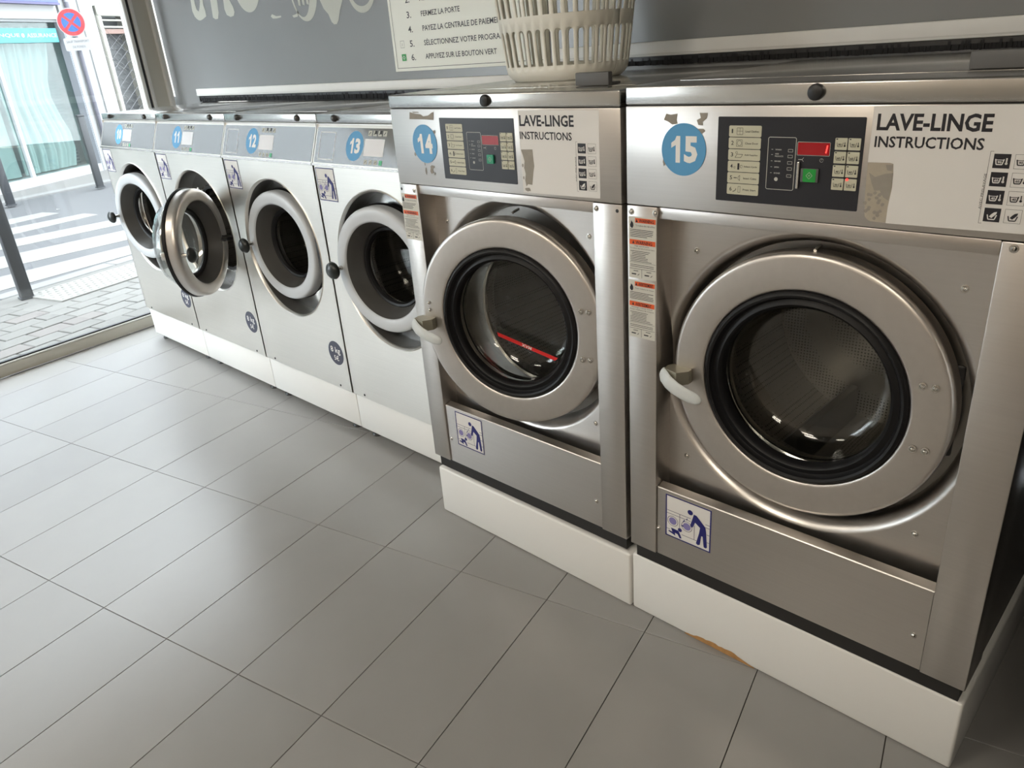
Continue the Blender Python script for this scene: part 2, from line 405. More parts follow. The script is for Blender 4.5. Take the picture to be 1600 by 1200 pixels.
wbox(MB(), -7, 5, HC+.1, 6.6, -.45, -.15).build('wall_upper', plain('upper_facade', (.35, .34, .32), .8), kind='structure')
# white trims with the black brush seal under them
def trim(name, x0, x1, zt, zb, zbr):
    t = MB().box(x0, x1, YW-.022, YW-.001, zb, zt, .003).build(name, TRIMW, None, 30, kind='structure')
    MB().box(x0, x1, YW-.024, YW-.018, zb+.006, zb+.009).build('groove_edge', ALU, t)
    MB().box(x0+.004, x1, YW-.014, YW-.004, zb-.012, zb+.002).build('brush_carrier', BLACK, t)
    b = MB(); x = x0+.004; r = random.Random(3)
    while x < x1:
        w = r.uniform(.004, .009); dz = r.uniform(-.004, .001); yy = r.uniform(-.002, .002)
        b.box(x, x+w, YW-.013+yy, YW-.006+yy, zbr+.002-dz*.3, zb-.004); x += w+r.uniform(0, .0012)
    b.build('bristles', BRISTLE, t, kind='stuff')
    return t
trim('trim_1', -2.135, .46, 1.3685, 1.3295, 1.2955)
trim('trim_2', .66, 3.6, 1.4455, 1.4035, 1.3755)
MB().box(.46, .66, YW-.012, YW, 1.329, 1.4).build('trim_3', WALLG, kind='structure')
# ceiling lamps
lamp_e = plain('lamp_diffuser', (1, 1, 1), .5, emit=(LAMP_COL, LAMP))
for k, (x, y) in enumerate(((-.8, -2.3), (1.1, -2.3), (3.0, -2.3), (1.1, -3.2), (3.0, -3.2))):
    t = thing('ceiling_light', 'white ceiling panel lamp '+('nearest the shop window', 'in front of the two tall washers', 'in front of the right wall', 'by the front wall, middle of the room', 'in the far right corner by the front wall')[k], 'lamp', (x, y, HC), 'ceiling panel lamps')
    MB().box(x-.32, x+.32, y-.32, y+.32, HC-.05, HC, .006).build('lamp_housing', ALU, t)
    MB().box(x-.29, x+.29, y-.29, y+.29, HC-.056, HC-.048).build('diffuser', lamp_e, t)
# painted lettering on the back wall
fw = on_y(YW-.0012)
def wall_poly(pts, name='painted_letter'):
    MB().poly([fw(*p) for p in pts]).build(name, LETTER, WALL)
wall_poly([(-1.992, 1.90), (-1.992, 1.826), (-2.0, 1.77), (-1.985, 1.742), (-1.965, 1.728), (-1.945, 1.720), (-1.925, 1.718), (-1.895, 1.722), (-1.870, 1.728), (-1.848, 1.733), (-1.846, 1.76), (-1.855, 1.79), (-1.850, 1.813), (-1.845, 1.88), (-1.880, 1.88), (-1.885, 1.81), (-1.905, 1.78), (-1.925, 1.762), (-1.945, 1.775), (-1.95, 1.80), (-1.945, 1.90)])
wall_poly([(-1.77, 1.88), (-1.764, 1.806), (-1.77, 1.76), (-1.775, 1.722), (-1.75, 1.711), (-1.72, 1.712), (-1.700, 1.74), (-1.690, 1.80), (-1.69, 1.88)])
wall_poly([(-1.623, 1.88), (-1.623, 1.794), (-1.63, 1.75), (-1.617, 1.722), (-1.58, 1.710), (-1.545, 1.713), (-1.528, 1.73), (-1.535, 1.755), (-1.56, 1.79), (-1.56, 1.88)])
arc = [(-1.365+.125*math.cos(math.radians(a)), 1.84+.125*math.sin(math.radians(a))) for a in range(190, 361, 10)]
arc2 = [(-1.365+.07*math.cos(math.radians(a)), 1.842+.065*math.sin(math.radians(a))) for a in range(350, 189, -10)]
wall_poly(arc+arc2)
wall_poly([(-1.18, 1.683), (-1.165, 1.672), (-1.13, 1.670), (-1.085, 1.672), (-1.085, 1.679), (-1.13, 1.680), (-1.165, 1.692)])
wall_poly([(-.985, 1.672), (-.975, 1.662), (-.94, 1.664), (-.928, 1.678), (-.932, 1.690), (-.945, 1.676)])
A = [(-.86+.115*math.cos(math.radians(a)), 1.79+.152*math.sin(math.radians(a))) for a in range(170, 371, 8)]
B = [(-.885+.078*math.cos(math.radians(a)), 1.80+.142*math.sin(math.radians(a))) for a in range(370, 169, -8)]
wall_poly(A+B)
for q in (-.905, -.87, -.835): wall_poly([(q-.013, 1.775), (q-.011, 1.71), (q+.006, 1.705), (q+.012, 1.775)])
wall_poly([(-.735, 1.78), (-.735, 1.716), (-.715, 1.68), (-.685, 1.655), (-.668, 1.622), (-.652, 1.611), (-.630, 1.611), (-.613, 1.625), (-.590, 1.665), (-.562, 1.700), (-.545, 1.74), (-.545, 1.79)])
A = [(-.42+.098*math.cos(math.radians(a)), 1.735+.095*math.sin(math.radians(a))) for a in range(190, 361, 10)]
B = [(-.42+.080*math.cos(math.radians(a)), 1.738+.072*math.sin(math.radians(a))) for a in range(360, 189, -10)]
wall_poly(A+B)
# poster board
po = thing('instruction_board', 'pale printed instruction board in French on the grey wall behind the basket', 'sign', (.2, YW, 1.4))
MB().box(-.243, .625, YW-.006, YW-.0005, 1.400, 1.98, .001).build('board', POSTER, po)
fp = on_y(YW-.0068); mb = MB(); frame(mb, -.226, .608, 1.412, 1.965, .0018, fp); mb.build('border_line', POSTINK, po)
for i, (num, txt, x1, z0, z1, zn) in enumerate((('6.', 'APPUYEZ SUR LE BOUTON VERT', .370, 1.4425, 1.4620, 1.440), ('5.', 'SÉLECTIONNEZ VOTRE PROGRAMME', .452, 1.4925, 1.5175, 1.491), ('4.', 'PAYEZ LA CENTRALE DE PAIEMENT', .420, 1.5455, 1.5655, 1.544), ('3.', 'FERMEZ LA PORTE', .189, 1.5980, 1.6175, 1.597), ('2.', 'METTEZ LE LINGE', .17, 1.6530, 1.6725, 1.652))):
    mb = MB(); add_text(mb, txt, -.038, x1, z0, z1, fp, .012); mb.build('printed_line', POSTINK, po); mb = MB(); add_text(mb, num, -.128, -.100, zn, zn+.0245, fp, .012); mb.build('printed_number', POSTINK, po)
MB().prism(rrect(-.189, -.161, 1.440, 1.4665, .002), fp, on_y(YW-.0075)).build('green_symbol', GREEN, po)
mb = MB(); f2 = on_y(YW-.0080)
stroke(mb, [(-.182, 1.453), (-.175, 1.460), (-.168, 1.453), (-.175, 1.446), (-.182, 1.453)], .0015, f2); mb.build('symbol_mark', POSTER, po)
mb = MB(); frame(mb, -.190, -.165, 1.490, 1.517, .001, fp); stroke(mb, [(-.178, 1.508), (-.178, 1.497)], .0015, fp); mb.build('symbol_outline', POSTINK, po)

# ------------------------------------------------------------------ stickers used on the machines
def baby_sticker(parent, x0, x1, z0, z1, y, label=None):
    st = MB().box(x0, x1, y-.0006, y, z0, z1).build('safety_sticker', WHITE, parent, label='white sticker with navy figures of an adult and a crawling child')
    X = lambda u, v: (x0+u*(x1-x0), z1-v*(z1-z0))
    def f(y2): return lambda u, v: (x0+u*(x1-x0), y2, z1-v*(z1-z0))
    a, b = f(y-.0010), f(y-.0014)
    mb = MB(); frame(mb, 0, 1, 0, 1, .028, a)
    mb.poly([b(*p) for p in [(.63, .24), (.69, .25), (.80, .36), (.88, .44), (.90, .55), (.93, .90), (.90, .93), (.86, .92), (.83, .68), (.80, .68), (.775, .90), (.73, .93), (.69, .90), (.75, .64), (.77, .50), (.66, .42), (.615, .55), (.575, .57), (.555, .53), (.60, .36)]])
    mb.poly([b(*p) for p in circ(.55, .23, .058, 20)])
    mb.poly([b(*p) for p in circ(.33, .745, .045, 16)])
    mb.poly([b(*p) for p in [(.13, .77), (.30, .78), (.34, .86), (.37, .93), (.33, .95), (.28, .87), (.22, .86), (.23, .93), (.07, .88), (.08, .85), (.16, .86)]])
    stroke(mb, [(.43, .46), (.40, .52)], .02, b); stroke(mb, [(.49, .40), (.47, .44)], .02, b); stroke(mb, [(.36, .61), (.41, .62)], .03, b)
    mb.build('printed_figures', NAVY, st)
    mb = MB()
    for pts in ([(.03, .37), (.56, .37)], [(.03, .44), (.56, .44)], [(.88, .37), (.97, .37)], [(.88, .44), (.97, .44)], [(.32, .37), (.32, .70)], [(.645, .50), (.645, .84)], [(.03, .82), (.10, .82)], [(.37, .84), (.70, .84)], [(.91, .60), (.97, .60)], [(.92, .78), (.97, .78)]): stroke(mb, pts, .012, a)
    for c in (.165, .48):
        stroke(mb, circ(c, .60, .115, 24)+[(c+.115, .60)], .012, a)
    mb.build('printed_lines', THINLINE, st, kind='stuff')
    mb = MB()
    for c in (.165, .48): mb.poly([a(*p) for p in circ(c, .60, .085, 24)])
    mb.build('printed_drums', LILAC, st)
def number_disc(parent, cx, cz, r, num, f, rng, digit=(.62, .60)):
    # f(depth) gives a map onto the sloped or upright face
    st = MB().prism(circ(cx, cz, r, 48), f(.0002), f(.0010)).build('number_sticker', BLUE, parent, label='round pale blue sticker with white number '+num)
    h0, h1 = cz-r*.50, cz+r*.52; g = f(.0014)
    for i, ch in enumerate(num):
        a = cx-r*.62 if i == 0 else cx+r*.04; w = r*.60; mb = MB()
        if ch == '1': mb.poly([g(a+w*u, h0+(h1-h0)*v) for u, v in [(.46, 0), (.80, 0), (.80, 1), (.52, 1), (.40, .85), (.12, .74), (.12, .55), (.46, .66)]])
        else: add_text(mb, ch, a, a+w, h0, h1, g, .045)
        mb.build('number_digit', DIGIT, st)
    return st
def residue(parent, pts_list, f, mat=RESIDUE):
    mb = MB()
    for i, pts in enumerate(pts_list): mb.poly([(q[0], q[1]-i*.00003, q[2]) for q in (f(*p) for p in pts)])
    return mb.build('glue_residue', mat, parent)
def blob(cx, cz, w, h, rng, n=18): return [(cx+w*(.6+.4*rng.random())*math.cos(2*PI*k/n), cz+h*(.6+.4*rng.random())*math.sin(2*PI*k/n)) for k in range(n)]
def warning_label(parent, x0, x1, z0, z1, y, french=False):
    st = MB().prism(rrect(x0, x1, z0, z1, .003), on_y(y), on_y(y-.0005)).build('warning_label', PAPER, parent, label='pale warning label with orange bands')
    w = x1-x0; h = z1-z0; X = lambda u, v: (x0+u*w, y-.0009, z1-v*h); X2 = lambda u, v: (x0+u*w, y-.0012, z1-v*h)
    word = 'AVERTISSEMENT' if french else 'WARNING'
    mb = MB()
    for q in (((.24, .02), (.98, .02), (.98, .095), (.24, .095)), ((.03, .365), (.97, .365), (.97, .445), (.03, .445))): mb.poly([X(*p) for p in q])
    mb.build('orange_band', ORANGE, st)
    mb = MB(); F2 = lambda u, v: X2(u, 1-v)
    add_text(mb, word, .38, .92, 1-.085, 1-.032, F2, .02); add_text(mb, word, .26, .86, 1-.435, 1-.380, F2, .02)
    for cx, cz in ((.30, .06), (.17, .405)): mb.poly([X2(cx-.04, cz+.025), X2(cx+.04, cz+.025), X2(cx, cz-.028)])
    # flame symbol
    mb.poly([X2(*p) for p in [(.12, .185), (.06, .165), (.05, .13), (.08, .105), (.095, .06), (.13, .09), (.14, .075), (.175, .115), (.18, .15), (.15, .18)]])
    L = (['Pour réduire le risque', "d'incendie"] if french else ['To reduce the risk of fire', None])
    add_text(mb, L[0], .26, .95, 1-.150, 1-.122, F2)
    for v in (.205, .232, .259, .286, .313): stroke(mb, [(.05, v), (.05+R0.uniform(.55, .9), v+.002)], .009, X2)
    add_text(mb, 'Essorage à haute vitesse' if french else 'High speed cycle', .12 if french else .22, .90 if french else .74, 1-.480, 1-.455, F2)
    add_text(mb, 'Pour réduire le risque' if french else 'To reduce the risk of serious injury', .05, .95, 1-.520, 1-.492, F2)
    for k in range(7): stroke(mb, [(.06+.05*(k in (1, 2)), .55+k*.027), (.06+R0.uniform(.55, .88), .552+k*.027)], .008, X2)
    for k in range(2): stroke(mb, [(.05, .775+k*.028), (.92, .777+k*.028)], .008, X2)
    stroke(mb, [(.02, .735), (.98, .735)], .004, X2); stroke(mb, [(.02, .84), (.98, .84)], .006, X2); stroke(mb, [(.48, .84), (.48, .985)], .012, X2)
    for a in (.10, .58): stroke(mb, [(a, .93), (a+.17, .93)], .02, X2); stroke(mb, [(a+.22, .945), (a+.28, .93), (a+.27, .915)], .01, X2); stroke(mb, [(a+.07, .875), (a+.25, .875)], .010, X2)
    mb.build('printed_text', INK, st)
def wash_icon(mbk, mbw, x, z, w, h, f1, f2, dark, deg):
    # one square of the programme table: tub with temperature, or hand wash
    ink = mbw if dark else mbk
    X = lambda u, v: (x+u*w, z-v*h)
    if dark: rect(mbk, x, x+w, z-h, z, f1)
    else: frame(mbk, x, x+w, z-h, z, .0004, f1)
    S = lambda pts, t: stroke(ink, [X(*p) for p in pts], t*w, f2)
    if deg:
        S([(.13, .36), (.20, .74), (.54, .74), (.63, .36)], .07); S([(.13, .42), (.60, .42)], .04)
        add_text(ink, deg, x+.26*w, x+.50*w, z-.66*h, z-.49*h, f2, .03)
        ink.poly([f2(*X(*p)) for p in circ(.78, .66, .085, 14)]); S([(.78, .66), (.78, .28)], .09 if deg != '40' else .06)
    else:
        S([(.22, .48), (.30, .82), (.68, .82), (.78, .48)], .07)
        ink.poly([f2(*X(*p)) for p in [(.34, .62), (.45, .45), (.60, .30), (.78, .24), (.76, .40), (.64, .56), (.50, .72)]])
def wash_table(parent, x, z, y):
    mbk, mbw = MB(), MB()
    for r, d in enumerate(('90', '60', '40', None)):
        for c in range(2): wash_icon(mbk, mbw, x+c*.0285, z-r*.0274, .0230, .0215, on_y(y-.0003), on_y(y-.0006), c == 0, d)
    stroke(mbk, [(x-.001, z+.0035), (x-.0055, z+.0035), (x-.0055, z-.107), (x-.001, z-.107)], .0005, on_y(y-.0003))
    # vertical print beside the squares
    vs, fs = text_polys('AVEC PRELAVAGE'); V = [mbk.bm.verts.new((x-.0075+.0032*(1-w)-.0015, y-.0003, z-.085+.055*u)) for u, w in vs]
    for q in fs: mbk.bm.faces.new([V[i] for i in q])
    mbk.build('printed_table', INK, parent); mbw.build('printed_symbols', WHITE, parent)

# ------------------------------------------------------------------ small washers
FY = -.0115
CP0 = Vector((0, -.0145, 1.1252)); CPU = (Vector((0, .0373, 1.2611))-CP0).normalized(); CPN = Vector((0, -CPU.z, CPU.y)); CPL = .1454
WS = .708
def door_small(m, c, yaw, ring_mat, opened):
    d = bpy.data.objects.new('door', None)   # replaced below by the ring mesh
    bpy.data.objects.remove(d)
    r = MB().lathe([(.176, .006), (.1775, .001), (.1815, -.003), (.186, -.0045), (.205, -.0055), (.217, -.0045), (.222, -.003), (.227, .001), (.2298, .007), (.2306, .014), (.2306, .018), (.2306, .050), (.222, .056), (.195, .058), (.176, .05)], n=96, closed=True).build('door', ring_mat, None, 40)
    r.parent = m; r.location = Vector(c)-ORG[m.name]; r.rotation_euler = (0, 0, yaw); ORG[r.name] = Vector()
    MB().lathe([(.1775, .000), (.174, .006), (.165, .028), (.153, .054), (.149, .062), (.149, .070), (.178, .056)], n=72, closed=True).build('door_funnel', FUNNEL if not opened else FUNNEL, r, 40)
    MB().lathe([(.151, .060), (.146, .056), (.138, .059), (.133, .068), (.135, .078), (.151, .078)], n=72, closed=True).build('gasket', RUBBER, r, 40)
    MB().lathe([(.196, .056), (.197, .075), (.190, .105), (.172, .132), (.140, .146), (.09, .152), (0, .154), (0, .150), (.09, .148), (.138, .142), (.169, .129), (.186, .103), (.193, .075), (.192, .056)], n=72).build('door_glass', GLASS, r, 50)
    MB().lathe([(.135, .076), (.142, .079), (.142, .086), (.135, .086)], n=72, closed=True).build('glass_rim', RIM, r, 40)
    MB().lathe([(.156, .098), (.161, .100), (.161, .106), (.156, .106)], n=72, closed=True).build('glass_rim', RIM, r, 40)
    MB().lathe([(.232, .040), (.235, .044), (.235, .054), (.220, .060), (.198, .062), (.198, .055)], n=72, closed=True).build('seal', RUBBER, r, 40)
    MB().tube([(-.206, -.004, -.004), (-.206, -.022, -.004), (-.206, -.038, -.004)], [.009, .0075, .009]).build('knob_stem', SCREW, r, 40)
    MB().lathe([(0, -.020), (.010, -.0195), (.022, -.016), (.0305, -.008), (.033, 0), (.030, .006), (.018, .012), (.008, .014), (0, .014)], (-.206, -.046, -.004), 32).build('knob', KNOB, r, 60)
    MB().box(.205, .240, .022, .055, -.070, .080, .006).build('hinge', BLACK, r, 30)
    if opened:
        MB().box(-.215, -.190, .055, .085, -.02, .012, .004).build('latch', SCREW, r, 30)
    return r
def small_washer(k, num, label, door_c, door_yaw, opened=False, outline=True):
    x0 = k*WS; x1 = x0+WS; xm = (x0+x1)/2; e = .0025
    m = thing('washing_machine', label, 'washing machine', (xm, .36, .1972))
    MB().shell(x0+e, x1-e, .03, .82, .1975, 1.262).build('cabinet', STEEL, m, 30)
    # front sheet with the round opening, its pressed lip and the tub flange behind
    ch = (xm+.006, .765)
    fp_ = hole_plate(MB(), x0+e, x1-e, .2005, 1.1235, *ch, FY, [(.292, 0), (.2885, -.003), (.285, .001), (.282, .008), (.2815, .010)])
    fp_.build('front_panel', STEEL, m, 30)
    MB().box(x0+e, x0+e+.004, FY, .031, .2005, 1.1235).build('front_edge', STEEL, m); MB().box(x1-e-.004, x1-e, FY, .031, .2005, 1.1235).build('front_edge', STEEL, m)
    MB().lathe([(.2815, FY+.010), (.2805, .02), (.2790, .068)], (ch[0], 0, ch[1]), 72).build('opening_lining', FUNNEL, m, 40)
    MB().lathe([(.279, .068), (.255, .0685), (.215, .0675), (.207, .064), (.203, .0695)], (ch[0], 0, ch[1]), 72).build('tub_flange', RIM, m, 40)
    for a in (70, 130, 200, 250, 340): screw(m, ch[0]+.236*math.cos(math.radians(a)), .068, ch[1]+.236*math.sin(math.radians(a)), .006)
    MB().lathe([(.202, .0685), (.196, .066), (.196, .0695), (.19, .0685)], (ch[0], 0, ch[1]), 64).build('tub_gasket', RUBBER, m, 40)
    # sloped control panel
    f = lambda d: (lambda u, v: tuple(Vector((x0+u, 0, 0))+CP0+CPU*v+CPN*d))
    mb = MB(); mb.prism([(e, 0), (WS-e, 0), (WS-e, CPL), (e, CPL)], f(-.03), f(0)); mb.build('control_panel', STEEL, m)
    mb = MB(); mb.prism([(e, -.004), (WS-e, -.004), (WS-e, .0035), (e, .0035)], f(-.01), f(.004)); mb.build('panel_lip', RIM, m, 30)
    mb = MB(); mb.prism(rrect(.010, WS-.010, .008, .1325, .003), f(.0002), f(.0008)); mb.build('panel_overlay', PANEL_LT, m)
    ov = bpy.data.objects[[o.name for o in m.children if o.name.startswith('panel_overlay')][0]]
    mb = MB(); mb.prism(rrect(.307, .415, .0405, .0975, .002), f(.0009), f(.0016)); mb.build('display_label', WHITEG, m, label='blank white label')
    if outline:
        mb = MB(); frame(mb, .033, .131, .019, .117, .003, f(.0012)); mb.build('print_frame', WHITEG, ov)
    mbk, mbw = MB(), MB()
    for i in range(4):
        rect(mbw, .3195+i*.0275, .3395+i*.0275, .107, .1245, f(.0013)); rect(mbw, .3155+i*.028, .3325+i*.028, .013, .0285, f(.0013))
        stroke(mbk, [(.324+i*.0275, .1115), (.333+i*.0275, .120)], .003, f(.0015)); stroke(mbk, [(.320+i*.028, .018), (.327+i*.028, .0245)], .0025, f(.0015))
        if i in (1, 2): rect(mbk, .3285+i*.0275, .3395+i*.0275, .1135, .1245, f(.0015))
    mbw.build('print_symbol', LINEW, ov, kind='stuff'); mbk.build('print_mark', INK, ov, kind='stuff')
    mb = MB(); rect(mb, .3155+3*.028, .3325+3*.028, .013, .0285, f(.0017)); mb.build('green_symbol', plain('mint_print', srgb(90, 190, 140), .4), ov)
    number_disc(m, .250, .072, .0505, num, f, R0)
    # lid
    lid = MB(); lid.box(x0+e, x1-e, .0345, .83, 1.2630, 1.2936, .0025); lid.build('lid', STEEL_TOP, m, 30)
    MB().box(x0+.045, x1-.045, .115, .60, 1.2934, 1.2950, .0007).build('lid_hatch', STEEL_TOP, m, 30)
    for q in (.117, .582):
        MB().lathe([(0, -.013), (.006, -.0125), (.0105, -.009), (.012, -.004), (.013, 0), (0, 0)], (x0+q, .0345, 1.2795), 20).build('lid_button', BTND, m, 50)
    # stickers
    baby_sticker(m, x0+.0115, x0+.128, .9965, 1.115, FY-.0002)
    if k < 0:
        mbx = (.5995+x0, .373) if False else (x1-.077, .3615)
        st = MB().prism(circ(mbx[0], mbx[1], .0525, 40), on_y(FY), on_y(FY-.0006)).build('price_sticker', KG, m, label='round dark slate sticker reading 8 kg 5 €')
        mb = MB(); add_text(mb, '8 kg', mbx[0]-.034, mbx[0]+.034, mbx[1]-.006, mbx[1]+.028, on_y(FY-.0010), .01); add_text(mb, '5€', mbx[0]-.017, mbx[0]+.017, mbx[1]-.033, mbx[1]-.010, on_y(FY-.0010), .01); mb.build('price_print', DIGIT, st)
    for q in (.085, WS-.085): screw(m, x0+q, FY, .213, .0035, 'screw', BLACK)
    # drum
    MB().lathe([(.203, .0695), (.205, .09), (.262, .105), (.262, .42), (.05, .43), (0, .41)], (ch[0], 0, ch[1]), 64).build('drum', PERF, m, 40)
    for a in (20, 140, 260):
        ca, sa = math.cos(math.radians(a)), math.sin(math.radians(a))
        MB().tube([(ch[0]+.235*ca, .12, ch[1]+.235*sa), (ch[0]+.235*ca, .41, ch[1]+.235*sa)], [.03, .03], 10).build('drum_lifter', DRUM, m, 40)
    # hinge block on the flange
    MB().box(ch[0]+.240, ch[0]+.268, .002, .068, .690, .845, .005).build('hinge_block', SCREW if opened else BLACK, m, 30)
    d = door_small(m, door_c, door_yaw, RING if opened else GREYPL, opened)  # open door's ring is browner than the others, its shade put into the colour
    return m
S10 = small_washer(-3, '10', 'small stainless washer numbered 10, next to the shop window', (-1.843, -.009, .765), .146, outline=False)
S11 = small_washer(-2, '11', 'small stainless washer numbered 11 with its round door swung wide open', (-.758, -.158, .781), 2.25, opened=True, outline=False)
S12 = small_washer(-1, '12', 'small stainless washer numbered 12, between the open-door washer and washer 13', (-.398, .012, .765), .085)
S13 = small_washer(0, '13', 'small stainless washer numbered 13, touching the taller washer 14', (.330, -.012, .765), .135)
# arm joining the open door of washer 11 to its hinge block
MB().tube([(-.815, -.004, .765), (-.795, -.045, .77), (-.80, -.055, .775)], [.014, .014, .012]).build('hinge_arm', BLACK, S11, 40)
# plinths of the small washers, each on four feet
for k, w in zip((-3, -2, -1, 0), ('nearest the shop window', 'below the washer with the open door', 'below washer 12', 'below washer 13, running up to the taller plinth')):
    x0 = k*WS; x1 = x0+WS-.001
    t = thing('plinth', 'low white enamelled metal plinth '+w, 'plinth', ((x0+x1)/2, .35, 0))
    MB().box(x0+.001, x1, 0, .74, .0354, .1955, .005).build('plinth_box', PLINTH, t, 30)
    for fx in (x0+.046, x1-.094):
        for fy in (.045, .66):
            MB().lathe([(0, 0), (.024, 0), (.026, .004), (.022, .012), (.009, .015), (.009, .0365), (0, .0365)], (fx+.006, fy, 0), 20, axis='z').build('foot', BLACK, t, 40)

# ------------------------------------------------------------------ large washers
def big_door(m, c, yaw, hole, maxlabel):
    r = MB().lathe([(.2150, .020), (.2150, .008), (.2158, .0035), (.2180, .0010), (.2215, -.0002), (.2245, -.0006), (.2500, -.0016), (.2800, -.0012), (.2830, -.0010), (.2870, .0000), (.2905, .0025), (.2925, .0065), (.2935, .0120), (.2935, .0180), (.2930, .0440), (.2860, .0520), (.2400, .0560), (.2150, .0520)], n=128, closed=True).build('door', RING, None, 40)
    r.parent = m; r.location = Vector(c)-ORG[m.name]; r.rotation_euler = (0, 0, yaw); ORG[r.name] = Vector()
    MB().lathe([(.2155, .004), (.2120, -.002), (.2070, -.0045), (.2020, -.002), (.1995, .006), (.1960, .010), (.1900, .008), (.1850, .006), (.1800, .010), (.1770, .018), (.1760, .030), (.2155, .050)], n=96, closed=True).build('gasket', RUBBER, r, 40)
    MB().lathe([(.1775, .0230), (.1740, .0500), (.1700, .0900), (.1600, .1080), (.1300, .1150), (.0700, .1180), (0, .1190), (0, .1150), (.0700, .1140), (.1280, .1110), (.1560, .1050), (.1660, .0890), (.1700, .0500), (.1735, .0230)], n=96).build('door_glass', GLASS, r, 50)
    MB().lathe([(.1790, .052), (.1830, .052), (.1850, .066), (.1810, .070), (.1790, .066)], n=96, closed=True).build('glass_clamp', RIM, r, 40)
    # handle: bracket plus curved lever
    MB().prism([(-.302, -.010), (-.295, .002), (-.262, .006), (-.243, -.004), (-.243, -.020), (-.262, -.042), (-.300, -.030)], lambda x, y: (x, y, -.004), lambda x, y: (x, y, -.036)).build('handle_bracket', BRACKET, r, 30)
    pts, rad = [], []
    P = [(-.308, -.026, -.016), (-.298, -.036, -.021), (-.280, -.046, -.029), (-.260, -.050, -.038), (-.240, -.051, -.045), (-.222, -.050, -.050), (-.206, -.048, -.054), (-.198, -.047, -.0555), (-.195, -.0465, -.056)]
    MB().tube(P, [.0135, .0165, .0172, .0168, .0162, .0155, .0135, .0090, .0040], 16, .34).build('handle', LEVER, r, 60)
    for x, z in ((.232, .069), (.254, .0695), (.232, -.064), (.254, -.0625)): screw(r, x, -.003, z, .0052, 'hinge_bolt', SCREW, .0045)
    if maxlabel:
        for z in (.039, .018): screw(r, -.261, -.003, z, .004, 'hinge_bolt')
    MB().box(.225, .288, .056, .100, -.095, .100, .008).build('hinge', BLACK, r, 30)
    if maxlabel:
        # red level strip with upside-down lettering on a clear film, stuck to the outer glass
        a = math.atan2(-.049, .186); ca, sa = math.cos(a), math.sin(a)
        F = lambda y: (lambda u, v: (u*ca-v*sa, y, -.098+u*sa+v*ca))
        st = MB().prism([(-.100, -.006), (.094, -.006), (.104, .008), (.104, .024), (-.112, .024)], F(.0985), F(.0990)).build('level_strip', FILM, r, label='clear film strip with a red edge')
        mb = MB(); mb.poly([F(.0980)(*p) for p in [(-.100, -.006), (.094, -.006), (.103, .0055), (-.106, .0055)]]); mb.build('red_edge', RED, st)
        mb = MB(); G = F(.0975); add_text(mb, 'MAX', .015, -.018, .0045, -.0050, lambda u, v: G(u, v), .02); mb.build('level_print', DIGIT, st)
    return r
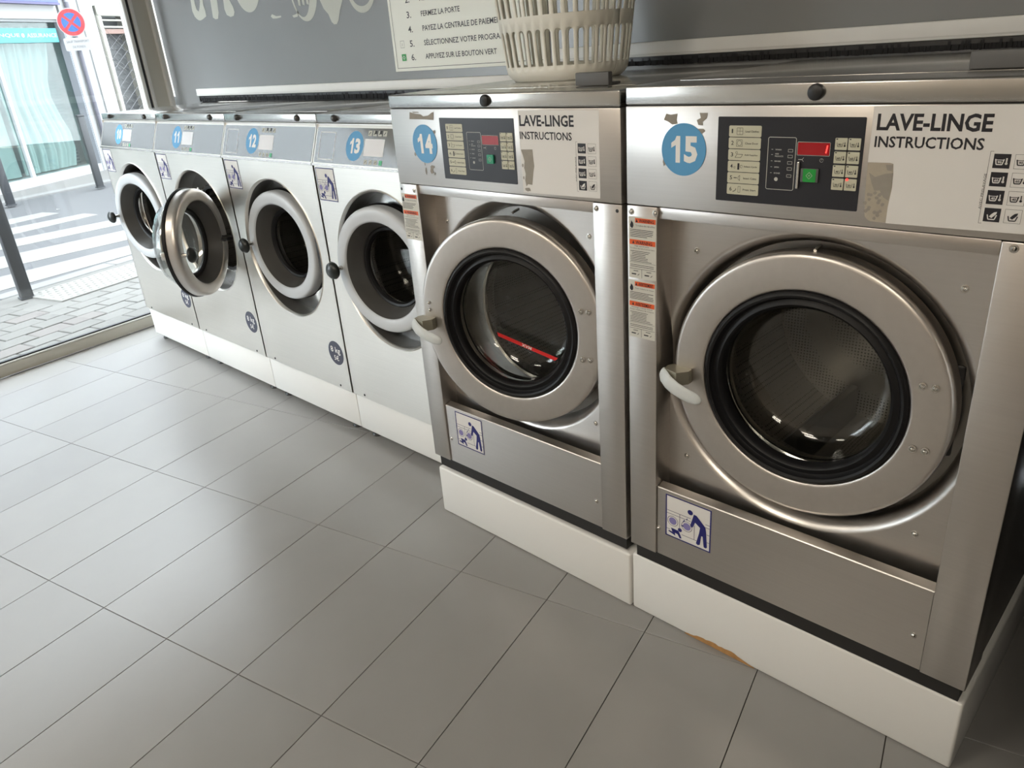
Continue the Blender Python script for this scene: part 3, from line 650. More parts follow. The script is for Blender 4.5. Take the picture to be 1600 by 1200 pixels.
def big_washer(num, label, x0, x1, ybb, zb, zcb, zl, zt, door_c, door_yaw, D):
    xm = (x0+x1)/2; YC = ybb; YP = ybb+.060
    m = thing('washing_machine', label, 'washing machine', (xm, .3, zb-.045))
    MB().shell(x0+.004, x1-.004, YP+.055, .86, zb, zl).build('cabinet', STEEL_BIG, m, 30)
    MB().box(x0+.010, x1-.010, YC+.014, .80, zb-.043, zb+.002).build('base_frame', DARK, m)
    # two upright columns
    for a, b in ((x0, D['cl']), (D['cr'], x1)): MB().box(a, b, YC, YP+.056, zb, zcb-.0015, .0025).build('column', STEEL_BIG, m, 30)
    cx, cz = D['hole']
    hp = hole_plate(MB(), D['cl']-.03, D['cr']+.03, zb+.185, zcb-.018, cx, cz, YP, [(.3360, 0), (.3320, .0008), (.3270, .0040), (.3210, .0100), (.3150, .0190), (.3105, .0300), (.3075, .0420), (.3060, .0540)], 128)
    hp.build('front_panel', STEEL_BIG, m, 40)
    MB().lathe([(.3060, YP+.054), (.30, YP+.0535), (.25, YP+.053), (.205, YP+.053)], (cx, 0, cz), 96).build('tub_flange', DRUM, m, 40)
    MB().lathe([(.205, YP+.0535), (.200, YP+.048), (.194, YP+.052), (.196, YP+.062)], (cx, 0, cz), 96).build('drum_rim', RIM, m, 40)
    MB().lathe([(.196, YP+.062), (.205, YP+.10), (.285, YP+.115), (.285, YP+.50), (.06, YP+.515), (0, YP+.49)], (cx, 0, cz), 96).build('drum', PERF, m, 40)
    for a in (252, 12, 132):
        ca, sa = math.cos(math.radians(a)), math.sin(math.radians(a))
        MB().prism([(.284, -.040), (.235, -.022), (.200, -.008), (.200, .008), (.235, .022), (.284, .040)], lambda u, v: (cx+u*ca-v*sa, YP+.13, cz+u*sa+v*ca), lambda u, v: (cx+u*ca-v*sa, YP+.49, cz+u*sa+v*ca)).build('drum_lifter', DRUM, m, 40)
    # strip below the control face, lower panel with sloping lip
    MB().box(D['cl']+.001, D['cr']-.001, YC+.006, YP+.05, zcb-.027, zcb-.002, .002).build('header_strip', STEEL_BIG, m, 30)
    lz = D['lz']
    mb = MB(); yl = YC+.006
    mb.prism([(yl, zb), (yl, lz), (yl+.002, lz+.002), (yl+.024, lz+.007), (yl+.024, zb)], lambda y, z: (D['cl']+.0015, y, z), lambda y, z: (D['cr']-.0015, y, z)); mb.build('lower_panel', STEEL_BIG, m, 30)
    for x, z in D['low']: screw(m, x, yl, z, .0045)
    for x, z in D['pan']: screw(m, x, YP, z, .0048)
    for x, z in D['col']: screw(m, x, YC, z, .0048)
    for x, z in D['colhole']: MB().disc((x, YC, z), .0042, .0006, 14).build('screw_hole', BLACK, m)
    MB().tube([(cx+.005, YP+.02, cz+.305), (cx+.005, YP-.004, cz+.300)], .0035, 10).build('latch_pin', SCREW, m, 40)
    # control face and lid
    MB().box(x0, x1, YC, YP+.08, zcb, zl-.002, .0025).build('control_panel', STEEL_BIG, m, 30)
    MB().box(x0+.003, x1-.003, YC+.004, .7, zl-.004, zl+.002).build('lid_gap_shade', DARK, m)  # dark slab, the shade in the slit below the lid put in as colour
    MB().box(x0, x1, YC-.0012, .88, zl, zt, .004, 3).build('lid', STEEL_TOP, m, 30)
    MB().box(x0+.05, x1-.05, -.05, .58, zt-.0003, zt+.0007, .0003).build('lid_hatch', STEEL_TOP, m, 30)
    lx, lz2 = D['lock']
    lk = MB().lathe([(0, -.010), (.011, -.010), (.0135, -.008), (.0142, -.004), (.0142, 0), (0, 0)], (lx, YC-.001, lz2), 28).build('lock', BLACK, m, 40)
    MB().box(lx-.0008, lx+.0008, YC-.0116, YC-.0105, lz2-.003, lz2+.003).build('keyhole', DARK, lk)
    # dark control overlay
    ox0, ox1, oz0, oz1 = D['ov']; oy = YC-.0008
    st = MB().prism(rrect(ox0, ox1, oz0, oz1, .002), on_y(YC+.0002), on_y(oy)).build('control_overlay', PANEL, m)
    f1, f2, f3 = on_y(oy-.0004), on_y(oy-.0007), on_y(oy-.0010)
    bx0, bx1, bz1, bh, bp_ = D['btn']
    for i, t in enumerate(('Load Clothes', 'Close Door', 'Add Supplies', 'Select Cycle', 'Insert Coins', 'Press Start')):
        z1 = bz1-i*bp_
        MB().prism(rrect(bx0, bx1, z1-bh, z1, .0025), on_y(oy), f1).build('step_plate', BTN, st)
        mb = MB(); add_text(mb, str(i+1), bx0+.0055, bx0+.0105-(.0022 if i == 0 else 0), z1-bh*.68, z1-bh*.30, f2, .01); add_text(mb, t, bx0+.034, bx1-.005, z1-bh*.60, z1-bh*.42, f2, .012)
        c = (bx0+.0225, z1-bh*.5); w = .006
        if i in (0, 1): stroke(mb, [(c[0]-w, c[1]-w), (c[0]-w, c[1]+w), (c[0]+w, c[1]+w), (c[0]+w, c[1]-w), (c[0]-w, c[1]-w)], .0006, f2)
        if i == 0: stroke(mb, [(c[0]-w, c[1]), (c[0]+w, c[1])], .0005, f2); stroke(mb, [(c[0], c[1]-w), (c[0], c[1]+w)], .0005, f2)
        if i == 1: stroke(mb, circ(*c, .0045, 16)+[(c[0]+.0045, c[1])], .0006, f2)
        if i == 2: stroke(mb, [(c[0]-.008, c[1]-.005), (c[0]+.004, c[1]-.005), (c[0]+.008, c[1]+.001), (c[0]-.004, c[1]+.001), (c[0]-.008, c[1]-.005)], .0007, f2); stroke(mb, circ(c[0]-.005, c[1]+.004, .002, 10)+[(c[0]-.003, c[1]+.004)], .0006, f2)
        if i == 3: rect(mb, c[0]-.002, c[0]+.002, c[1]-.006, c[1]+.006, f2); stroke(mb, circ(c[0]+.006, c[1], .0025, 10), .0006, f2); stroke(mb, circ(c[0]-.008, c[1]-.002, .0018, 10), .0006, f2)
        if i == 4: stroke(mb, [(c[0]-.009, c[1]), (c[0]-.002, c[1])], .0014, f2); stroke(mb, [(c[0]+.004, c[1]-.005), (c[0]+.004, c[1]+.005), (c[0]+.001, c[1]+.003), (c[0], c[1]), (c[0]+.001, c[1]-.003), (c[0]+.004, c[1]-.005)], .0007, f2)
        if i == 5: frame(mb, c[0]+.001, c[0]+.006, c[1]-.006, c[1]+.006, .0006, f2); stroke(mb, [(c[0]-.010, c[1]-.005), (c[0]-.005, c[1]-.003), (c[0]-.003, c[1]+.001)], .0012, f2)
        mb.build('step_print', INK, st)
    ix0, ix1, iz0, iz1 = D['info']
    mb = MB(); stroke(mb, rrect(ix0, ix1, iz0, iz1, .003)+[rrect(ix0, ix1, iz0, iz1, .003)[0]], .0011, f1)
    W_ = ix1-ix0; H_ = iz1-iz0
    for t, v, w in (('WASH', .22, .22), ('ADD', .30, .14), ('PRODUCTS', .345, .30), ('RINSE', .44, .22), ('SPIN', .555, .17), ('DONE', .67, .22)):
        add_text(mb, t, ix0+.27*W_, ix0+(.27+w)*W_, iz1-(v+.026)*H_, iz1-v*H_, f1, .02)
    for v in (.22, .33, .45, .565, .70): stroke(mb, [(ix0+.74*W_, iz1-v*H_), (ix0+.90*W_, iz1-v*H_), (ix0+.90*W_, iz1-(v+.05)*H_), (ix0+.74*W_, iz1-(v+.05)*H_), (ix0+.74*W_, iz1-v*H_)], .0007, f1)
    mb.poly([f1(*p) for p in circ(ix0+.36*W_, iz1-.80*H_, .0036, 14)])
    for v in (.23, .33, .45, .565, .68): stroke(mb, [(ix0+.13*W_, iz1-v*H_), (ix0+.19*W_, iz1-v*H_)], .0008, f1)
    mb.build('cycle_print', LINEW, st)
    dx0, dx1, dz0, dz1 = D['disp']
    MB().prism(rrect(dx0, dx1, dz0, dz1, .0015), on_y(oy), on_y(oy-.0010)).build('display', REDD, st)
    mb = MB(); stroke(mb, rrect(dx0-.0008, dx1+.0008, dz0-.0008, dz1+.0008, .0015)+[(dx1+.0008, dz1)], .0007, on_y(oy-.0012))
    stroke(mb, [(dx0+.002, dz0-.0085), (dx0+.010, dz0-.0085)], .0012, f1); stroke(mb, [(dx0+.012, dz0-.012), (dx0+.009, dz0-.0085), (dx0+.012, dz0-.005)], .0007, f1)
    stroke(mb, circ(dx1-.013, dz0-.0085, .0032, 14), .0006, f1); stroke(mb, [(dx1-.013, dz0-.0085), (dx1-.013, dz0-.006)], .0006, f1)
    mb.build('display_print', LINEW, st)
    gx0, gx1, gz0, gz1 = D['green']; gmat = GREEN if num == '15' else TEALB
    gb = MB().prism(rrect(gx0, gx1, gz0, gz1, .0015), on_y(oy), on_y(oy-.0045)).build('start_button', gmat, st)
    mb = MB(); gcx, gcz = (gx0+gx1)/2, (gz0+gz1)/2; fg = on_y(oy-.0050); a = .0058
    stroke(mb, [(gcx-a, gcz), (gcx, gcz+a), (gcx+a, gcz), (gcx, gcz-a), (gcx-a, gcz)], .0007, fg); stroke(mb, [(gcx-.002, gcz), (gcx+.002, gcz)], .0006, fg); stroke(mb, [(gcx, gcz-.002), (gcx, gcz+.002)], .0006, fg)
    mb.build('start_print', LINEW, st)
    if num == '15':
        MB().box(gx0-.0055, gx1+.0045, oy-.004, oy, gz0-.001, gz1+.001, .003).build('button_surround', plain('worn_grey', (.09, .09, .09), .5), st, 30)
        MB().box(1.9075, 1.9122, oy-.0050, oy, 1.190, 1.238, .001).build('guard_bar', SCREW, st)
        mb = MB(); stroke(mb, [(dx1-.006, dz0+.004), (dx1-.004, dz1-.004)], .0022, on_y(oy-.0014)); mb.build('display_digit', REDL, st)
    kx, kz, kw, kh, kpx, kpz = D['keys']
    for r_ in range(4):
        for c_ in range(2):
            xx, zz = kx+c_*kpx-r_*0, kz-r_*kpz
            MB().prism(rrect(xx, xx+kw, zz-kh, zz, .0012), on_y(oy), on_y(oy-.0016)).build('key', BTN, st)
            mb = MB(); q = on_y(oy-.0020)
            stroke(mb, [(xx+kw*.16, zz-kh*.38), (xx+kw*.22, zz-kh*.72), (xx+kw*.60, zz-kh*.72), (xx+kw*.68, zz-kh*.38)], .0008, q)
            add_text(mb, ('90', '60', '40', '30')[r_], xx+kw*.28, xx+kw*.54, zz-kh*.66, zz-kh*.46, q, .02)
            stroke(mb, [(xx+kw*.82, zz-kh*.35), (xx+kw*.82, zz-kh*.62)], .0012, q); mb.poly([q(*p) for p in circ(xx+kw*.82, zz-kh*.66, .0016, 10)])
            rect(mb, xx+kw*.08, xx+kw*.22, zz-kh*.14, zz-kh*.05, q); mb.build('key_print', INK, st)
    if num == '15': MB().disc((kx+kpx+.004, oy-.0016, kz-3*kpz-.001), .0022, .001, 12).build('led', REDL, st)
    # stickers on the control face
    ff = lambda d: on_y(YC-d)
    number_disc(m, *D['num'], D['numr'], num, ff, R0)
    D['stick'](m, YC)
    for (a, b, c, d, fr) in D['warn']: warning_label(m, a, b, c, d, YC-.0002, fr)
    baby_sticker(m, *D['baby'], yl-.0002)
    big_door(m, door_c, door_yaw, D['hole'], num == '14')
    return m
def stick14(m, YC):
    st = MB().prism([(1.2105, 1.3262), (1.4528, 1.3262), (1.4508, 1.1370), (1.2125, 1.1350)], on_y(YC), on_y(YC-.0005)).build('instruction_sticker', WHITE, m, label='white sticker headed LAVE-LINGE INSTRUCTIONS with a worn patch')
    mb = MB(); add_text(mb, 'LAVE-LINGE', 1.2140, 1.3815, 1.2908, 1.3160, on_y(YC-.0008), .026); add_text(mb, 'INSTRUCTIONS', 1.2128, 1.3742, 1.2612, 1.2790, on_y(YC-.0008), .018); mb.build('heading_print', INK, st)
    wash_table(st, 1.3905, 1.2560, YC-.0005)
    rng = random.Random(4)
    residue(m, [[(1.2130, 1.2370), (1.2510, 1.2385), (1.2525, 1.2150), (1.2540, 1.2000), (1.2500, 1.1850), (1.2470, 1.1700), (1.2440, 1.1550), (1.2300, 1.1560), (1.2240, 1.1500), (1.2210, 1.1650), (1.2240, 1.1800), (1.2200, 1.1950), (1.2230, 1.2100), (1.2180, 1.2250)]]+[blob(1.229, 1.143, .011, .006, rng), blob(1.216, 1.20, .003, .006, rng), blob(1.217, 1.17, .003, .005, rng)], on_y(YC-.0009))
    residue(m, [[(.8040, 1.3230), (.8250, 1.3190), (.8500, 1.3170), (.8600, 1.3120), (.8800, 1.3140), (.8950, 1.3210), (.9042, 1.3230), (.9020, 1.3100), (.9006, 1.3028), (.8600, 1.3040), (.8001, 1.3043)], [(.815, 1.324), (.84, 1.3235), (.845, 1.321), (.82, 1.3205)]]+[blob(.8440, 1.187, .002, .006, rng), blob(.8460, 1.168, .004, .012, rng), blob(.874, 1.180, .010, .006, rng), blob(.870, 1.170, .008, .010, rng), blob(.882, 1.163, .004, .005, rng), blob(.808, 1.212, .006, .006, rng), blob(.899, 1.272, .005, .006, rng)], on_y(YC-.0001-.0004))
def stick15(m, YC):
    st = MB().prism([(2.0302, 1.3325), (2.3000, 1.3345), (2.3000, 1.1440), (2.0712, 1.1414), (2.0715, 1.1700), (2.0745, 1.2027), (2.0735, 1.2280), (2.0719, 1.2407), (2.0660, 1.2425), (2.0301, 1.2420)], on_y(YC), on_y(YC-.0006)).build('instruction_sticker', WHITE, m, label='white sticker headed LAVE-LINGE INSTRUCTIONS with a torn corner')
    mb = MB(); add_text(mb, 'LAVE-LINGE', 2.0380, 2.2085, 1.2938, 1.3208, on_y(YC-.0009), .030); add_text(mb, 'INSTRUCTIONS', 2.0375, 2.2010, 1.2668, 1.2850, on_y(YC-.0009), .020); mb.build('heading_print', INK, st)
    wash_table(st, 2.2170, 1.2625, YC-.0006)
    rng = random.Random(5)
    MB().poly([on_y(YC-.0004)(*p) for p in [(2.0301, 1.2415), (2.0715, 1.2420), (2.0742, 1.2027), (2.0712, 1.1420), (2.0430, 1.1425), (2.0347, 1.150), (2.031, 1.19)]]).build('torn_patch', RESIDUE2, m)
    residue(m, [[(2.034, 1.2250), (2.045, 1.2180), (2.060, 1.2240), (2.0735, 1.2260), (2.0735, 1.2030), (2.071, 1.1800), (2.062, 1.1850), (2.055, 1.1960), (2.046, 1.1950), (2.040, 1.2080)], [(2.060, 1.2390), (2.071, 1.2390), (2.071, 1.2290), (2.063, 1.2300)]]+[blob(2.033+.03*rng.random(), 1.146+.05*rng.random(), .004, .0035, rng, 9) for _ in range(22)], on_y(YC-.0008))
    residue(m, [[(1.6202, 1.3080), (1.6260, 1.3200), (1.6360, 1.3180), (1.6521, 1.3200), (1.6500, 1.3080), (1.6530, 1.3010), (1.6400, 1.2990), (1.6300, 1.3050)], [(1.7020, 1.3215), (1.7201, 1.3215), (1.7180, 1.3110), (1.7090, 1.3050), (1.7100, 1.2980), (1.7000, 1.2990), (1.6960, 1.3080), (1.7050, 1.3120)]]+[blob(1.706, 1.288, .010, .006, rng), blob(1.622, 1.225, .004, .010, rng)], on_y(YC-.0005))
B14 = big_washer('14', 'tall stainless washer numbered 14, under the laundry basket, door ajar', .7172, 1.5095, -.1757, .2275, 1.1285, 1.3330, 1.3669, (1.120, -.182, .768), .21, dict(
    cl=.7945, cr=1.4270, hole=(1.1085, .765), lz=.4300, low=[(.808, .313), (1.405, .307)], pan=[(.842, 1.017), (1.366, 1.028), (1.367, .515)], col=[(.781, 1.111), (1.438, 1.114)], colhole=[(.724, 1.112), (1.497, 1.113)],
    lock=(1.1054, 1.3495), ov=(.9235, 1.1945, 1.1528, 1.3087), btn=(.9465, 1.0107, 1.2938, .0196, .02165), info=(1.0252, 1.0768, 1.1812, 1.2742), disp=(1.0813, 1.1387, 1.2458, 1.2668), green=(1.0962, 1.1194, 1.1998, 1.2214), keys=(1.1460, 1.2750, .0205, .0200, .0225, .0222),
    num=(.8536, 1.2405), numr=.0505, stick=stick14, warn=[(.7185, .7900, .9655, 1.1000, False)], baby=(.8408, .9628, .3030, .4235)))
B15 = big_washer('15', 'tall stainless washer numbered 15, the largest and nearest, at the right', 1.5257, 2.3330, -.1787, .2298, 1.1315, 1.3365, 1.3730, (1.925, -.137, .767), .04, dict(
    cl=1.6045, cr=2.2485, hole=(1.9245, .763), lz=.4300, low=[(1.609, .308), (2.225, .309)], pan=[(1.668, 1.030), (2.195, 1.027), (1.655, .512), (2.183, .510)], col=[(1.538, 1.116), (1.600, 1.117), (2.267, 1.120)], colhole=[(2.320, 1.116)],
    lock=(1.9313, 1.3560), ov=(1.7435, 2.0205, 1.1570, 1.3148), btn=(1.7675, 1.8334, 1.2989, .0203, .02155), info=(1.8482, 1.9015, 1.1858, 1.2794), disp=(1.9055, 1.9632, 1.2502, 1.2716), green=(1.9202, 1.9436, 1.2035, 1.2262), keys=(1.9720, 1.2806, .0207, .0198, .0228, .0228),
    num=(1.6672, 1.2510), numr=.0512, stick=stick15, warn=[(1.5310, 1.6033, .9665, 1.1060, False), (1.5290, 1.6013, .8235, .9615, True)], baby=(1.6308, 1.7594, .2985, .4217)))
for x0, x1, y, zt, w in ((.7172, 1.5160, -.1696, .1763, 'below washer 14'), (1.5195, 2.3350, -.1656, .1844, 'below washer 15, rust stained along its top')):
    t = thing('plinth', 'tall white enamelled plinth '+w, 'plinth', ((x0+x1)/2, .3, 0))
    MB().box(x0, x1, y, .80, .0, zt, .007, 3).build('plinth_box', PLINTH, t, 30)
    if x0 > 1.5:
        mb = MB(); rng = random.Random(2); n = 22; top = [(x0+.17+.20*i/n, .004+.016*math.sin(PI*i/n)*rng.uniform(.6, 1.1)) for i in range(n+1)]
        mb.poly([(a, y-.0006, b) for a, b in [(x0+.17, .001)]+top+[(x0+.37, .001)]]); mb.build('rust_stain', plain('rust', (.42, .22, .08), .8, var=.4, vscale=60), t)
# grey blocks on the two lids
for x, y, w, z in ((1.294, -.060, 'beside the laundry basket', 1.3684), (2.122, -.030, 'at the right end of washer 15', 1.3745)):
    t = thing('lid_block', 'small dark grey plastic block on the lid '+w, 'block', (x+.05, y, z))
    MB().box(x, x+.098, y, y+.016, z, z+.029, .0025).build('block_plate', BLOCK, t, 30)
    MB().box(x+.002, x+.096, y+.015, y+.050, z, z+.006, .002).build('block_foot', BLOCK, t, 30)

# ------------------------------------------------------------------ laundry basket
def basket():
    bx, by, bz = .988, .275, 1.3712
    t = thing('laundry_basket', 'cream slotted plastic laundry basket standing on the lid of washer 14', 'basket', (bx, by, bz))
    N = 38; e = 2.6
    def P(u, z):      # u in turns, z height above the base
        a = 2*PI*u; c, s = math.cos(a), math.sin(a); r = (abs(c)**e+abs(s)**e)**(-1/e)
        k = 1+z*.72
        if z < .03: k *= 1-.13*(1-z/.03)**2.2
        return (bx+.168*k*r*c, by+.135*k*r*s, bz+z)
    mb = MB(); cache = {}
    def V(u, z):
        q = (round(u % 1, 5), round(z, 5))
        if q not in cache: cache[q] = mb.bm.verts.new(P(*q))
        return cache[q]
    def Q(*p):
        v = [V(*x) for x in p]; v2 = []
        for x in v:
            if x not in v2: v2.append(x)
        if len(v2) > 2:
            try: mb.bm.faces.new(v2)
            except ValueError: pass
    pw = 1/N; gap = .36; low = [0, .004, .012, .022, .038]
    rows = ((.038, .131, .165), (.165, .265, .292))   # slot bottom, arch top, band top
    for k in range(N):
        u0 = k*pw; ua = u0+pw*gap/2; ub = u0+pw*(1-gap/2); u1 = u0+pw; us = [u0, ua, (ua+ub)/2, ub, u1]
        for z0, z1 in zip(low, low[1:]):
            for a, b in zip(us, us[1:]): Q((a, z0), (b, z0), (b, z1), (a, z1))
        for ri, (zs, zt, zb) in enumerate(rows):
            um = (ua+ub)/2; hw = (ub-ua)/2; hr = .010; zc = zt-hr
            for q0, q1 in ((zs, (zs+zc)/2), ((zs+zc)/2, zc)):
                Q((u0, q0), (ua, q0), (ua, q1), (u0, q1)); Q((ub, q0), (u1, q0), (u1, q1), (ub, q1))
            ang = [180, 135, 90, 45, 0]
            arc = [(um+hw*math.cos(math.radians(a)), zc+hr*math.sin(math.radians(a))) for a in ang]
            Q((u0, zc), (ua, zc), arc[1], (u0, zt)); Q((u0, zt), arc[1], arc[2]); Q(arc[2], arc[3], (u1, zt)); Q(arc[3], (ub, zc), (u1, zc), (u1, zt))
            Q((u0, zt), arc[2], (u1, zt), (u1, zb), (um, zb), (u0, zb)) if ri else Q((u0, zt), arc[2], (u1, zt), (u1, zb), (ub, zb), (um, zb), (ua, zb), (u0, zb))
    o = mb.build('basket_wall', BASKET, t, 40)
    s = o.modifiers.new('thick', 'SOLIDIFY'); s.thickness = .0058; s.offset = -1
    MB().poly([P(k/88, .0005) for k in range(88)]).build('basket_floor', BASKET, t)
    pts = [P(k/88, .300) for k in range(89)]
    MB().tube(pts, .010, 10, cap=False).build('rim', BASKET, t, 60)
basket()

# ------------------------------------------------------------------ outside
GZ = -.02
ASPH = plain('asphalt', (.062, .063, .067), .9, var=.12, vscale=90, bump=.1)
PAVE = plain('sidewalk_bed', (.10, .098, .092), .9, var=.1, vscale=30)
STONE = plain('paver_stone', (.115, .112, .105), .85, var=.12, vscale=9)
STONEP = plain('pink_paver', (.118, .108, .102), .85, var=.1, vscale=9)
KERB = plain('kerb_stone', (.135, .135, .133), .8, var=.06, vscale=12)
STRIPE = plain('road_paint', (.155, .155, .148), .7, var=.06, vscale=20)
TACT = plain('tactile_slab', (.165, .162, .15), .7)
POSTD = plain('dark_bollard', (.022, .024, .028), .5)
KU = Vector((-.2715, .9624, 0)); K0 = Vector((-4.2560, -.3290, 0)); KN = Vector((-.9624, -.2715, 0))  # along and across the near kerb
def kp(a, b, z=0): return K0+KU*a+KN*b+Vector((0, 0, z))
def kbox(mb, a0, a1, b0, b1, z0, z1, bev=0):
    v = [mb.bm.verts.new(kp(a, b, z)) for z in (z0, z1) for b in (b0, b1) for a in (a0, a1)]
    f = [mb.bm.faces.new([v[i] for i in q]) for q in ((0,2,3,1), (4,5,7,6), (0,1,5,4), (2,6,7,3), (0,4,6,2), (1,3,7,5))]
    if bev: bmesh.ops.bevel(mb.bm, geom=list({e for q in f for e in q.edges}), offset=bev, segments=1, affect='EDGES')
    return mb
# pavement bed reaches from the shop front to the kerb
bed = MB(); bed.prism([tuple(kp(-9, 0)[:2]), tuple(wp(-9, 0, -.06)[:2]), tuple(wp(6, 0, -.06)[:2]), tuple(kp(6, 0)[:2])], lambda x, y: (x, y, -.2), lambda x, y: (x, y, GZ-.008))
SIDE = bed.build('sidewalk', PAVE, kind='structure')
kb = MB()
for i in range(-8, 6): kbox(kb, i*1.0+.004, i*1.0+.996, 0, .16, -.2, GZ, .006); 
# kerb stones as single pieces
kb.bm.free()
KERBO = kbox(MB(), -9, 6, .01, .15, -.25, GZ-.02).build('kerb', KERB, kind='structure')
for i in range(-3, 4): kbox(MB(), i*1.0+.004, i*1.0+.996, 0, .16, -.2, GZ, .006).build('kerb_stone', KERB, KERBO)
kbox(MB(), -14, 14, .16, 5.35, -.25, GZ-.035).build('road', ASPH, kind='structure')
FARK = kbox(MB(), -14, 16, 5.35, 5.55, -.25, GZ-.005, .008).build('far_kerb', KERB, kind='structure')
kbox(MB(), -14, 18, 5.55, 13, -.25, GZ-.01).build('far_sidewalk', plain('far_pavement', (.105, .102, .098), .9, var=.08, vscale=8), kind='structure')
# pavers laid in courses parallel to the shop front
pav_full = None; cnt = 0
reg = [tuple(wp(-1.1, 0, -.065)[:2]), tuple(wp(1.75, 0, -.065)[:2]), tuple(kp(1.55, -.015)[:2]), tuple(kp(-1.25, -.015)[:2])][::-1]
if sum(reg[k][0]*reg[(k+1) % 4][1]-reg[(k+1) % 4][0]*reg[k][1] for k in range(4)) < 0: reg = reg[::-1]
tac = [kp(.10, -.60), kp(1.75, -.60), kp(1.75, -.13), kp(.10, -.13)]
for r_ in range(0, 17):
    for c_ in range(-9, 14):
        pa, pb = .245, .155; a0 = c_*pa+(r_ % 2)*pa/2-.1; b0 = -.016-(r_+1)*pb
        P = [tuple(kp(a, b)[:2]) for a, b in ((a0+.004, b0+.004), (a0+pa-.004, b0+.004), (a0+pa-.004, b0+pb-.004), (a0+.004, b0+pb-.004))]
        if a0+pa > .11 and b0+pb > -.60+.01 and b0 < -.13:
            continue
        C = clip(P if sum(P[k][0]*P[(k+1) % 4][1]-P[(k+1) % 4][0]*P[k][1] for k in range(4)) > 0 else P[::-1], reg)
        if len(C) < 3: continue
        area = abs(sum(C[k][0]*C[(k+1) % len(C)][1]-C[(k+1) % len(C)][0]*C[k][1] for k in range(len(C))))/2
        if area < .004: continue
        org = C[0]; me = tile_mesh(C, org, -.03, .006, .004); me.materials.append(STONEP if R0.random() < .12 else STONE)
        o = bpy.data.objects.new('paver', me); COL.objects.link(o); o.location = (org[0], org[1], GZ-.006+R0.uniform(-.003, .002)); o.parent = SIDE
tt = thing('tactile_slab', 'white studded tactile paving strip beside the crossing', 'paving', kp(.9, -.36, GZ))
kbox(MB(), .11, 1.75, -.60, -.13, GZ-.02, GZ+.004, .003).build('slab', TACT, tt)
st = MB()
for i in range(27):
    for j in range(7):
        c = kp(.15+i*.059+(j % 2)*.03, -.565+j*.066, GZ+.004); st.lathe([(.016, 0), (.013, .004), (.006, .006), (0, .006)], tuple(c), 8, axis='z')
st.build('studs', TACT, tt, 40, kind='stuff')
# crossing stripes
ST = [[(-5.262, -.08), (-5.383, 1.096), (-4.955, .966), (-4.707, -.218)], [(-6.21, .155), (-6.254, 1.349), (-5.686, 1.193), (-5.616, .008)], [(-7.084, .463), (-7.086, 1.575), (-6.659, 1.418), (-6.608, .377)], [(-7.916, .677), (-7.988, 1.511), (-7.689, 1.579), (-7.431, .591)], [(-8.653, .856), (-8.734, 1.253), (-8.40, 1.358), (-8.225, .757)]]
for i, q in enumerate(ST):
    (a, b, c, d) = [Vector((*p, 0)) for p in q]
    if i < 4: b2 = b+(b-a)*1.2; c2 = c+(c-d)*1.2; a2 = a-(b-a)*.35; d2 = d-(c-d)*.35
    else: a2, b2, c2, d2 = a-(b-a)*.3, b, c, d-(c-d)*.3
    if i == 3: b2, c2 = b, c
    o = MB().prism([tuple(p[:2]) for p in (a2, b2, c2, d2)], lambda x, y: (x, y, GZ-.036), lambda x, y: (x, y, GZ-.031)).build('crossing_stripe', STRIPE)
    tag(o, 'white painted crossing stripe on the road, '+('nearest the shop', 'second from the shop', 'third from the shop', 'fourth from the shop', 'farthest and shortest')[i], 'road marking', 'crossing stripes')
# bollards
def bollard(x, y, h, label, r=.045, lean=0):
    t = thing('bollard', label, 'bollard', (x, y, GZ-.01), 'street bollards')
    MB().box(x-r, x+r, y-r, y+r, GZ-.01, GZ+h, .006).build('post', POSTD, t, 30)
    MB().box(x-r-.004, x+r+.004, y-r-.004, y+r+.004, GZ+h, GZ+h+.03, .008).build('cap', POSTD, t, 30)
    MB().box(x-r-.01, x+r+.01, y-r-.01, y+r+.01, GZ-.012, GZ+.006, .004).build('base_plate', POSTD, t, 30)
bollard(-4.115, -.185, 1.15, 'square dark bollard nearest the shop window', .042)
bollard(-9.79, 1.17, 1.05, 'square dark bollard across the road at the left edge', .05)
bollard(-10.10, 2.46, 1.0, 'square dark bollard across the road under the no stopping sign', .045)
SIGNW = plain('sign_white', (.23, .23, .23), .5)
# facade across the road: s along, z up, d out
FB = Vector((-11.2121, 1.3936, 0)); FD = Vector((-.5247, .8513, 0)); FN = Vector((.8513, .5247, 0))
def fpt(s, z, d=0): return FB+FD*s+FN*d+Vector((0, 0, z))
def fbox(mb, s0, s1, z0, z1, d0, d1, bev=0):
    v = [mb.bm.verts.new(fpt(s, z, d)) for z in (z0, z1) for d in (d0, d1) for s in (s0, s1)]
    f = [mb.bm.faces.new([v[i] for i in q]) for q in ((0,2,3,1), (4,5,7,6), (0,1,5,4), (2,6,7,3), (0,4,6,2), (1,3,7,5))]
    if bev: bmesh.ops.bevel(mb.bm, geom=list({e for q in f for e in q.edges}), offset=bev, segments=2, affect='EDGES')
    return mb
FWH = plain('white_render', (.235, .235, .235), .8, var=.02, vscale=2); FCR = plain('cream_render', (.24, .232, .205), .8, var=.02, vscale=2)
bd = thing('building', 'white building across the road with curtained shop window and grilled opening', 'building', fpt(2, 0))
fbox(MB(), -9, 2.24, 2.40, 7, -.30, 0).build('wall', FWH, bd)
fbox(MB(), -9, 2.24, -.1, .10, -.30, .02).build('wall', FWH, bd)
fbox(MB(), 2.26, 3.08, -.1, 7, -.30, .03).build('wall', FWH, bd)
fbox(MB(), 3.08, 12, 2.62, 7, -.30, .03).build('wall', FCR, bd)
fbox(MB(), 4.02, 12, -.1, 2.62, -.30, .03).build('wall', FCR, bd)
